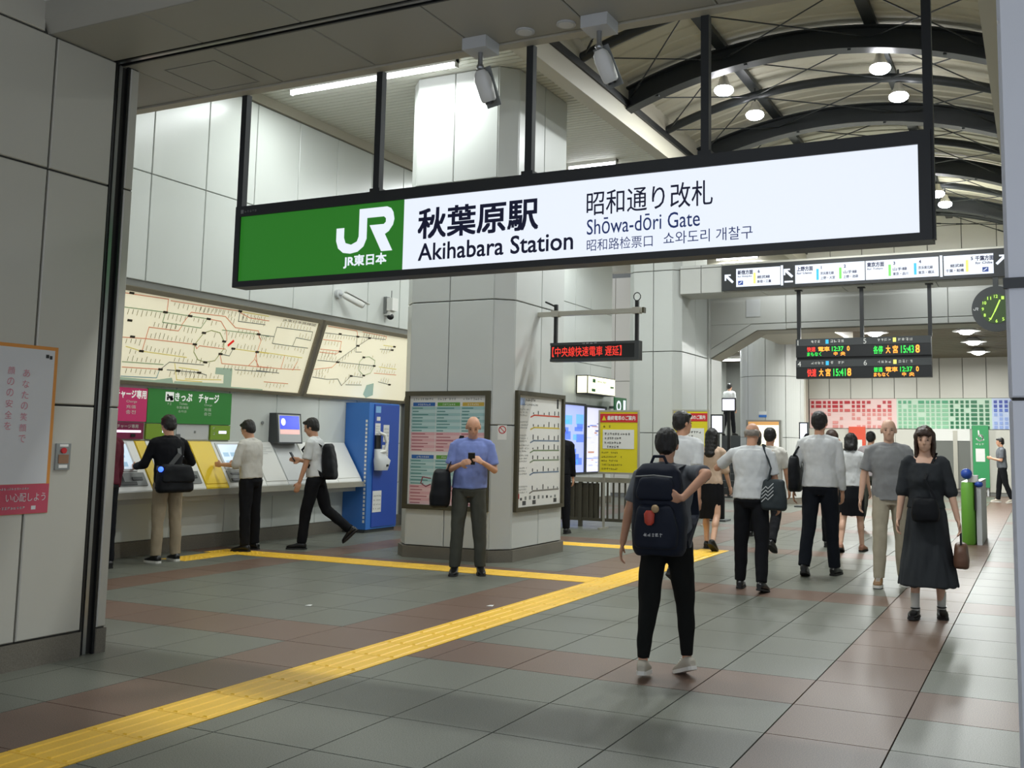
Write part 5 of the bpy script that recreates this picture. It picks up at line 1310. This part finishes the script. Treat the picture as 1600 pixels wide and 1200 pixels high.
    # ---- legs garment
    if bottom == 'trousers':
        g = MB()
        g.loft([(W(hip+u*t+fw*yo), D(V((1,0,0))), D(fw), (rx*build+(.012 if t < hem+.012 else -.012))*s, (ry*build+(.012 if t < hem+.012 else -.012))*s) for t, rx, ry, yo in [q for q in T if q[0] <= .04]+[(.06, T[2][1], T[2][2], 0)]], n=26)
        for i in (0, 1):
            a, k, an = J['hip%d' % i], J['knee%d' % i], J['ank%d' % i]
            a2 = a+V((0,0,-.01)); e_ = an.lerp(k, .02+rise)
            g.ell(W(a2), (.094*s*legw,)*3); g.tube(W(a2), W(k), .098*s*legw, .074*s*legw, n=18); g.ell(W(k), (.074*s*legw,)*3); g.tube(W(k), W(e_-J['fup%d' % i]*.015), .073*s*legw, cuff*s*legw, n=18)
        solidify(g, 'trousers', botmat, max(voxel, .009), 4, .009, seed+5, (11, 11, 6), parent=root)
    elif bottom in ('skirt', 'dress'):
        g = MB(); kc = (J['knee0']+J['knee1'])/2; kc = V((kc.x, kc.y, kc.z)); 
        zt = hip+u*(hem+(.03 if bottom == 'skirt' else .06)); tr = (.128, .092) if bottom == 'skirt' else (.150, .112); zb = V((kc.x, kc.y*.8, hip.z-skirt_len))
        wide = .185 if bottom == 'skirt' else .27
        g.loft([(W(zt), D(V((1,0,0))), D(V((0,1,0))), tr[0]*s, tr[1]*s), (W(hip+u*.0), D(V((1,0,0))), D(V((0,1,0))), .178*s, .128*s), (W((hip*.6+zb*.4)), D(V((1,0,0))), D(V((0,1,0))), (.185 if bottom == 'skirt' else .205)*s, .15*s), (W(zb), D(V((1,0,0))), D(V((0,1,0))), wide*s, wide*.8*s)], n=28)
        solidify(g, 'skirt', botmat, .010, 2, .011 if bottom == 'skirt' else .018, seed+5, (12, 12, 1.5), parent=root)
    # ---- shoes
    up_m, so_m = shoe[0], shoe[1]
    for i in (0, 1):
        an = J['ank%d' % i]; dd, uu = J['fdir%d' % i], J['fup%d' % i]; ll = dd.cross(uu)
        base = an-uu*.085
        heel_h = .045 if extra == 'heels' else 0
        def Fp(x, y, z): return W(base+ll*x+dd*y+uu*z)
        g = MB(); secs = []
        for y_, w_, h_ in ((-.068, .022, .05), (-.058, .033, .072), (-.02, .039, .078 if extra == 'heels' else .092), (.03, .042, .05 if extra == 'heels' else .082), (.08, .046, .058), (.125, .046, .046), (.16, .038, .037), (.182, .02, .026)):
            secs.append((Fp(0, y_, .012+h_*.5), D(ll), D(uu), w_*s, h_*.5*s))
        g.loft(secs, n=16, pw=2.6); sh = g.build('shoe', up_m, root)
        g = MB(); pts = [(-.05,-.06),(-.038,-.076),(0,-.08),(.0,-.08)]
        out_ = [(.036,-.055),(.041,-.02),(.044,.03),(.050,.08),(.050,.125),(.041,.165),(.022,.19),(-.022,.19),(-.041,.165),(-.050,.125),(-.050,.08),(-.044,.03),(-.041,-.02),(-.036,-.055),(-.022,-.076),(.022,-.076)]
        hs = .026 if so_m is m_solew else .018
        n_ = len(out_); vv_ = [Fp(x, y_, 0) for x, y_ in out_]+[Fp(x*.97, y_*.99, hs) for x, y_ in out_]
        g.add(vv_, [(k, (k+1) % n_, n_+(k+1) % n_, n_+k) for k in range(n_)]+[tuple(range(n_)), tuple(range(2*n_-1, n_-1, -1))]); g.build('sole', so_m, sh)
        if extra == 'heels':
            g = MB(); g.loft([(Fp(0, .0, .078), D(ll), D(dd), .043*s, .06*s), (Fp(0, .0, .088), D(ll), D(dd), .043*s, .06*s)], n=14); g.build('ankle_strap', up_m, sh)
        if extra == 'heels':
            g = MB(); g.loft([(W(an+uu*.13), D(ll), D(dd), .041*s, .041*s), (W(an+uu*.03), D(ll), D(dd), .038*s, .039*s), (W(an-uu*.03), D(ll), D(dd), .036*s, .042*s)], n=16); g.build('sock', c_wshirt2, root)
        if up_m in (m_shoew, m_shoeo):
            g = MB()
            for k in range(4): g.tube(Fp(-.022, .05+.02*k, .094-.011*k), Fp(.022, .05+.02*k, .094-.011*k), .004*s, n=6)
            g.build('laces', m_solew, sh)
    J2 = {k: W(v) for k, v in J.items() if k[:3] in ('hip', 'kne', 'ank', 'sho', 'elb', 'wri')}
    J2.update(hipc=W(hip), chest=W(hip+u*.3), u=D(u), f=D(fw), r=rgt, s=s, hd0=D(J['hd0']), hd1=D(J['hd1']), neck=W(neck), root=root, head=W(hc))
    return J2
def strap(name, pts, m, parent, wd=.035, th=.006, nrm=None):
    """flat band following points"""
    b = MB(); pts = [V(p) for p in pts]; v = []
    for k, p in enumerate(pts):
        t = (pts[min(k+1, len(pts)-1)]-pts[max(k-1, 0)]).normalized(); n_ = (V(nrm[k]) if nrm else Z); sd = t.cross(n_).normalized(); n2 = sd.cross(t).normalized()
        v += [p+sd*wd/2+n2*th, p-sd*wd/2+n2*th, p-sd*wd/2-n2*th, p+sd*wd/2-n2*th]
    f = [(4*k+i, 4*k+(i+1) % 4, 4*k+4+(i+1) % 4, 4*k+4+i) for k in range(len(pts)-1) for i in range(4)]+[(0,1,2,3), tuple(4*(len(pts)-1)+i for i in (3,2,1,0))]
    b.add(v, f); return b.build(name, m, parent)
def softbag(name, c, r, f, u, hw, hd, hh, m, parent, seed=0, wr=.008, taper=.9):
    b = MB(); c = V(c)
    b.loft([(c+u*hh*k, r, f, hw*w_, hd*w2) for k, w_, w2 in ((-1,.82,.7),(-.85,.97,.95),(-.3,1,1),(.4,.97*taper+.03,.9),(.85,.9*taper,.7),(1,.7*taper,.4))], n=24, pw=3.2)
    return solidify(b, name, m, .011, 4, wr, seed, (7, 7, 7), parent=parent)
# ---- 1 backpack walker nearest the camera
p = person('person walking away in grey T-shirt and black joggers, nearest the camera', (-2.10, 5.88), (-.12, 1), 1.46, lean=.08, nod=.12, side=-.03, legs=((.22, .25), (-.17, .05)), feet=(.32, .12), splay=.06, build=1.06, yaws=(-.75, -.1),
           armR=((.52, -.80, .02), (-.66, -.50, -.75)), armL=((.32, -.10, -1), (.22, .10, -1)), handdir=((-1, -.05, -.05), None), top='t_shirt', topmat=c_char, hem=-.07, botmat=c_jog, legw=1.02, cuff=.043, rise=.07, hair='short', shoe=(m_shoew, m_solew), skin=m_skin, voxel=.0075, seed=2)
bp = empty('backpack', p['chest'], 'large dark navy backpack with red charm on the nearest walker', 'backpack')
u, f, r, s = p['u'], p['f'], p['r'], p['s']; c = p['hipc']+u*.19*s-f*.20
softbag('main_bag', c, r, f, u, .165, .105, .27, c_navy, bp, 3)
softbag('front_pocket', c-f*.10-u*.10, r, f, u, .135, .05, .13, c_navy, bp, 4)
softbag('top_pocket', c-f*.085+u*.12, r, f, u, .12, .04, .07, c_navy, bp, 5)
for sg_ in (1, -1):
    strap('shoulder_strap', [c+u*.24+r*sg_*.08+f*.06, p['neck']+r*sg_*.10+u*.005-f*.02, p['chest']+r*sg_*.13+f*.155+u*.08, p['chest']+r*sg_*.15+f*.13-u*.12, c-u*.2+r*sg_*.15+f*.09], c_navy, bp, .055, .008, [u, u, f, f, r*sg_])
b = MB(); b.path([c+u*.27-r*.05, c+u*.315-r*.03, c+u*.315+r*.03, c+u*.27+r*.05], .009); b.build('grab_handle', c_navy, bp)
b = MB(); b.path([c-f*.135+u*.185-r*.11, c-f*.14+u*.195, c-f*.135+u*.185+r*.11], .004); b.build('zip', m_grey, bp)
b = MB(); q = c-f*.17-u*.03-r*.02; b.loft([(q+u*.02, r, f, .018, .012), (q, r, f, .032, .018), (q-u*.05, r, f, .028, .016), (q-u*.065, r, f, .012, .01)], n=12); b.build('red_charm', mat('charm_red', '#b8402e', .5), bp)
b = MB(); b.ell(q+u*.03+r*.035, (.024, .016, .024)); b.build('charm_disc', mat('charm_tan', '#a98f68', .5), bp)
b = MB(); b.use(m_lightgrey); scribble(b, c-f*.158-u*.15, r, u, -.06, .06, -.01, .012, lift=.004); b.build('brand_lettering', None, bp)
# ---- 2 white-shirted man just beyond
p = person('man in white shirt and black trousers walking just ahead of the backpack wearer', (-3.33, 9.75), (.15, 1), 1.73, legs=((-.28, .45), (.22, .05)), feet=(.5, 0), armR=((.1, -.25, -1), (.05, .0, -1)), armL=((.1, .2, -1), (.05, .4, -1)), nod=.06, turn=.55, top='shirt', topmat=c_wshirt, botmat=c_black, shoe=(m_shoeb, m_soled), voxel=.0095, seed=3)
# ---- 3 woman in beige
p = person('woman with long black hair, beige blouse and black skirt walking away', (-4.05, 13.1), (.05, 1), 1.60, female=True, legs=((-.18, .35), (.2, .05)), feet=(.6, 0), armR=((.15, .1, -1), (.1, .5, -1)), top='blouse', topmat=c_beige, sleeve='elbow', hem=-.02, bottom='skirt', botmat=c_black, hair='long', shoe=(m_shoeb, m_soled), skin=m_skin2, voxel=.0095, seed=4)
# ---- 4 bald man with shoulder bag
p = person('bald man in white shirt and black trousers walking away with a shoulder bag', (-2.60, 9.72), (-.05, 1), 1.61, build=1.07, lean=.06, nod=.25, legs=((-.14, .16), (.10, .02)), feet=(.18, 0), splay=.07, armL=((.75, .35, -.6), (-.2, .75, .25)), armR=((.20, .05, -1), (.05, .35, -.9)), top='shirt', topmat=c_wshirt, sleeve='short', botmat=c_black, hair='bald', hairmat=m_hairg, shoe=(m_shoeb, m_soled), voxel=.0085, seed=5)
bg_ = empty('shoulder_bag', p['hipc'], 'dark grey patterned shoulder bag of the bald man', 'bag')
u, f, r, s = p['u'], p['f'], p['r'], p['s']; c = p['hipc']+u*.03+r*.235-f*.08
softbag('bag', c, r, f, u, .125, .075, .15, c_bagg, bg_, 6)
for o_ in (-.04, .04): strap('strap', [c+u*.13+f*o_-r*.05, p['chest']+r*.205+f*o_*1.2-f*.03, p['sho0']+u*.085-r*.055+f*o_], c_bagg, bg_, .03, .006, [r, r, u])
q = MB(); q.use(m_lightgrey)
for k in range(4): line2(q, c-f*.085-r*.02, r, u, [(-.08, -.07+.035*k), (-.04, -.03+.035*k), (-.02, -.05+.035*k), (.03, .0+.035*k)], .008, .006)
q.build('pattern_print', None, bg_)
# ---- 5 man with dark hair, smaller
p = person('man in white shirt with thick dark hair, between the bald man and the tall man', (-3.22, 12.95), (0, 1), 1.62, legs=((-.3, .5), (.2, .05)), feet=(.5, 0), armR=((.15, .1, -1), (.05, .35, -1)), nod=.15, top='shirt', topmat=c_wshirt2, botmat=c_black, shoe=(m_shoeb, m_soled), voxel=.010, seed=6)
# ---- 6 tall man
p = person('tall man in white shirt and dark trousers walking away, head highest in the crowd', (-2.23, 11.2), (.03, 1), 1.76, build=1.05, lean=.03, nod=.05, legs=((.12, .05), (-.16, .2)), feet=(0, .25), armL=((.28, -.05, -1), (.12, .15, -1)), armR=((.12, .05, -1), (.0, .25, -1)), top='shirt', topmat=c_wshirt, sleeve='long', botmat=cloth('trouser_navy', '#141820'), shoe=(m_shoeb, m_soled), voxel=.0085, seed=7)
bg_ = empty('briefcase', p['hipc'], 'black shoulder briefcase on the tall man left side', 'bag')
u, f, r = p['u'], p['f'], p['r']; c = p['hipc']+u*.12-r*.27
softbag('bag', c, r, f, u, .065, .17, .20, c_bag, bg_, 8)
strap('strap', [c+u*.19+f*.08, p['sho1']+u*.085+r*.05, c+u*.19-f*.08], c_bag, bg_, .04, .006, [-r, u, -r])
# ---- 7 woman in white top and black skirt
p = person('woman in white top and short black skirt walking away', (-2.35, 13.9), (.02, 1), 1.56, female=True, legs=((.14, .05), (-.14, .25)), feet=(0, .3), armR=((.2, .1, -1), (.1, .4, -1)), top='blouse', topmat=c_wshirt, hem=-.0, bottom='skirt', skirt_len=.42, botmat=c_black, hair='bob', shoe=(mat('shoe_nude', '#a8785f', .5), m_soled), skin=m_skin2, voxel=.010, seed=8)
# ---- 8, 9 people further back
person('dark-haired man in pink-grey shirt beyond the woman in white top', (-2.72, 18.1), (.1, 1), 1.66, legs=((.2, .05), (-.2, .3)), feet=(0, .3), top='shirt', topmat=cloth('shirt_pinkgrey', '#b9aeb0'), botmat=c_dgrey, shoe=(m_shoeb, m_soled), voxel=.011, seed=9)
person('brown-haired walker half hidden behind the tall man', (-2.66, 14.2), (.05, 1), 1.62, legs=((-.2, .3), (.2, .05)), feet=(.3, 0), top='shirt', topmat=c_dgrey, botmat=c_black, hair='bob', hairmat=m_hairn, shoe=(m_shoeb, m_soled), voxel=.011, seed=10)
person('dark-haired walker half hidden behind the bald man', (-4.0, 15.2), (.05, 1), 1.64, legs=((-.2, .3), (.2, .05)), feet=(.3, 0), top='shirt', topmat=c_khaki2, botmat=c_black, hair='bob', hairmat=m_hairb, shoe=(m_shoeb, m_soled), voxel=.011, seed=11)
# ---- 10 older man in grey polo
p = person('older man in grey polo shirt and light trousers walking towards the camera', (-1.43, 10.72), (.15, -1), 1.67, build=1.05, lean=.03, nod=.05, legs=((.18, .12), (-.12, .12)), feet=(0, .12), armR=((.28, -.05, -1), (.14, .22, -1)), armL=((.12, .1, -1), (.0, .3, -1)), top='polo_shirt', topmat=c_grey, hem=-.06, botmat=c_khaki2, legw=.98, hair='bald', hairmat=m_hairg, shoe=(m_shoeo, m_solew), skin=m_skin2, voxel=.009, seed=12)
# ---- 11 woman in black dress
p = person('woman in long black dress with long brown hair walking towards the camera', (-.90, 8.92), (.06, -1), 1.555, female=True, lean=.02, nod=.12, legs=((.12, .08), (-.06, .10)), feet=(0, .10), splay=.03, armR=((.18, -.02, -1), (.14, .18, -1)), armL=((.22, .02, -1), (.22, .2, -1)), top='dress_bodice', topmat=c_dress, sleeve='elbow', hem=.02, collar=False, bottom='dress', skirt_len=.66, botmat=c_dress, hair='long', hairmat=m_hairn, shoe=(m_shoeb, m_soled), skin=m_skin2, voxel=.0085, seed=13, extra='heels')
u, f, r = p['u'], p['f'], p['r']
hb = empty('handbag', p['wri1'], 'brown handbag in the hand of the woman in black', 'bag')
c = p['wri1']+p['hd1']*.09-Z*.20
softbag('bag', c, r, f, Z, .06, .13, .10, c_brownbag, hb, 9)
b = MB(); b.path([c+Z*.08+f*.07, c+Z*.17+f*.045, c+Z*.205, c+Z*.17-f*.045, c+Z*.08-f*.07], .008); b.build('handle', m_shoeb, hb)
bb_ = empty('waist_bag', p['hipc'], 'black pouch bag held in front of the woman in black', 'bag')
softbag('pouch', p['hipc']+f*.17+u*.03, r, f, u, .11, .055, .10, c_bag, bb_, 10)
strap('strap', [p['hipc']+f*.17+u*.12-r*.08, p['chest']+f*.15, p['sho1']+u*.07+r*.05], c_bag, bb_, .02, .004, [f, f, u])
# ---- 12 man by the column with a phone
p = person('balding man in light blue shirt looking at his phone in front of the column', (-5.53, 9.27), (.50, -.86), 1.66, side=-.05, build=1.08, lean=.03, nod=.42, legs=((.07, .04), (.02, .04)), splay=.07, armR=((.22, .05, -1), (-.50, .80, .26)), armL=((.22, .05, -1), (-.55, .78, .36)), top='shirt', topmat=c_blue, sleeve='short', botmat=c_dgrey, hair='bald', hairmat=cloth('hair_thin', '#5f4a3c'), shoe=(m_shoeb, m_soled), voxel=.0085, seed=14)
u, f, r = p['u'], p['f'], p['r']
ph = empty('smartphone', (p['wri0']+p['wri1'])/2, 'dark smartphone held by the man in the blue shirt', 'phone')
c = (p['wri0']+p['hd0']*.10)*.5+(p['wri1']+p['hd1']*.10)*.5+Z*.02; pu = (Z*.8+f*.5).normalized(); pn = r.cross(pu)
b = MB(); b.obox(c, (r, pu, pn), .036, .072, .005); b.build('case', m_black, ph); b = MB(); b.obox(c+pn*.0055*(1 if pn.dot(-f) > 0 else -1), (r, pu, pn), .032, .066, .001); b.build('display', m_screen, ph)
sb = empty('shoulder_bag', p['hipc'], 'bulky black shoulder bag hanging beside the man in the blue shirt', 'bag')
c = p['hipc']-u*.02+r*.30+f*.02
softbag('bag', c, r, f, u, .11, .16, .20, c_bag, sb, 11)
strap('strap', [c+u*.19+f*.06-r*.05, p['sho0']+u*.085-r*.06, c+u*.19-f*.08-r*.04], c_bag, sb, .045, .006, [r, u, r])
b = MB(); q = c+u*.10+r*.11; b.path([q, q+r*.09+u*.015, q+r*.105-u*.05, q+r*.05-u*.085, q-u*.06], .006); b.build('loop', mat('loop_red', '#7a2a35', .5), sb)
# ---- 13 man in black at the machines
p = person('man in black top and khaki trousers using a ticket machine', (-8.95, 8.40), (-1, .25), 1.63, lean=.10, nod=.15, legs=((.03, .06), (-.05, .04)), splay=.07, armL=((.3, .25, -1), (-.1, .9, -.1)), armR=((.5, .1, -.8), (-.15, .8, .1)), top='jacket', topmat=c_black, sleeve='long', hem=-.10, botmat=c_khaki, legw=.95, hair='short', shoe=(m_shoeb, m_solew), voxel=.009, seed=15)
u, f, r = p['u'], p['f'], p['r']
mb_ = empty('messenger_bag', p['hipc'], 'big black messenger bag slung behind the man in black', 'bag')
c = p['hipc']-f*.20-r*.04+u*.01
softbag('bag', c, r, f, u, .215, .085, .155, c_bag, mb_, 12); softbag('flap', c-f*.075+u*.05, r, f, u, .20, .03, .10, c_bag, mb_, 13)
strap('strap', [c+u*.12-r*.20+f*.02, p['hipc']-f*.15+u*.12-r*.10, p['chest']-f*.145+r*.05, p['sho0']-r*.07+u*.085-f*.02], mat('strap_grey', '#4a4b4b', .6), mb_, .05, .006, [-f, -f, -f, u])
b = MB(); b.ell(c-f*.075-r*.205+u*.10, (.028, .028, .03)); b.build('blue_light', m_glowb, mb_)
# ---- 14 customer in white shirt
p = person('man in white shirt and black trousers standing at the next ticket machine', (-9.0, 9.76), (-1, -.12), 1.61, lean=.07, nod=.35, legs=((.02, .04), (-.06, .04)), splay=.09, armR=((.2, .1, -1), (-.2, .85, .05)), armL=((.2, .15, -1), (-.1, .9, .0)), top='shirt', topmat=c_wshirt2, sleeve='elbow', hem=.0, botmat=c_black, hair='short', shoe=(m_shoeb, m_soled), voxel=.009, seed=16)
# ---- 15 walker with phone and backpack
p = person('man in white short-sleeved shirt with black backpack striding left with a phone', (-8.47, 10.36), (-.95, -.38), 1.66, lean=.09, nod=.30, legs=((-.30, .62), (.20, .10)), feet=(.75, -.02), splay=.03, armR=((.1, -.02, -1), (.0, .85, .12)), armL=((.1, .12, -1), (.05, .30, -1)), top='shirt', topmat=c_wshirt, hem=.0, botmat=c_black, hair='short', shoe=(m_shoeb, m_soled), voxel=.009, seed=17)
u, f, r = p['u'], p['f'], p['r']
ph = empty('smartphone', p['wri0'], 'smartphone in the hand of the striding man', 'phone'); c = p['wri0']+p['hd0']*.11+Z*.03
b = MB(); b.obox(c, (r, (Z+f*.6).normalized(), r.cross((Z+f*.6).normalized())), .036, .07, .005); b.build('case', m_black, ph)
kb = empty('backpack', p['chest'], 'slim black backpack on the striding man', 'backpack'); c = p['hipc']+u*.18-f*.185
softbag('main_bag', c, r, f, u, .14, .085, .23, c_bag, kb, 14)
for sg_ in (1, -1): strap('shoulder_strap', [c+u*.2+r*sg_*.08+f*.06, p['neck']+r*sg_*.11-u*.005, p['chest']+r*sg_*.12+f*.125+u*.06, p['chest']+r*sg_*.16+f*.05-u*.14, c-u*.18+r*sg_*.12+f*.05], c_bag, kb, .05, .007, [u, u, f, r*sg_, r*sg_])
# ---- 16 slivers and far figures
person('person in maroon jacket mostly hidden by the near left wall', (-9.02, 7.58), (-1, .1), 1.62, legs=((.02, .04), (-.04, .04)), top='jacket', topmat=c_maroon, sleeve='long', botmat=c_black, shoe=(m_shoeb, m_soled), voxel=.011, seed=18)
person('person in black jacket mostly hidden behind the postered column', (-6.78, 14.05), (-.3, 1), 1.66, legs=((.02, .04), (-.04, .04)), top='jacket', topmat=c_black, sleeve='long', botmat=c_black, shoe=(m_shoeb, m_soled), voxel=.011, seed=19)
person('distant person in dark clothes at the right edge beside the pillar', (-.98, 28.4), (-1, -.2), 1.66, legs=((.15, .05), (-.15, .2)), feet=(0, .25), armR=((.1, .1, -1), (-.4, .8, .2)), armL=((.1, .1, -1), (-.4, .8, .2)), top='t_shirt', topmat=c_char, botmat=c_black, shoe=(m_shoew, m_solew), voxel=.012, seed=20)
person('tiny distant person in white top high on the stairs', (-8.74, 30.1), (.3, 1), 1.60, legs=((.15, .05), (-.15, .2)), feet=(0, .25), top='shirt', topmat=c_wshirt, botmat=c_black, shoe=(m_shoeb, m_soled), voxel=.012, seed=21, base_z=1.665)
# two scraps of paper on the floor
for x, y, l in ((-5.62, 6.85, 'small white scrap of paper on the grey floor'), (-4.3, 7.6, 'tiny white scrap of paper beside the yellow strip')):
    b = MB(); b.add([(x-.03, y-.02, .003), (x+.03, y-.015, .004), (x+.025, y+.02, .010), (x-.025, y+.018, .003), (x, y, .012)], [(0,1,4),(1,2,4),(2,3,4),(3,0,4)]); tag(b.build('paper_scrap', m_paper), l, 'paper')

# fine print made of many tiny strokes
for o in list(COL.objects):
    if o.parent and any(k in o.name for k in ('print', 'screen_keys', 'pictogram', 'laces', 'brand_lettering', 'side_lettering', 'lettering', 'led_text')): o['kind'] = 'stuff'

GROUPS = {'person': 'people in the station hall', 'high_bay_lamp': 'round lamps under the vaulted roof', 'fluorescent_lamp': 'fluorescent ceiling lamps', 'dish_lamp': 'dish lamps beyond the gates', 'ticket_machine': 'ticket machines along the left wall', 'filler_panel': 'sloping panels between the ticket machines',
          'framed_poster': 'framed posters on the column', 'route_map': 'tilted route maps', 'notice_board': 'yellow notice boards', 'lit_map': 'lit maps on the far left wall', 'security_camera': 'cameras under the soffit', 'downlight': 'downlights in the soffit', 'screen': 'small lit screens', 'machine_header': 'headers over the ticket machines',
          'sign_board': 'sign boards over the ticket machines', 'column': 'columns of the hall', 'smartphone': 'phones in hand', 'shoulder_bag': 'shoulder bags', 'backpack': 'backpacks', 'paper_scrap': 'scraps of paper on the floor'}
for o in COL.objects:
    if not o.parent and o.name.split('.')[0] in GROUPS: o['group'] = GROUPS[o.name.split('.')[0]]
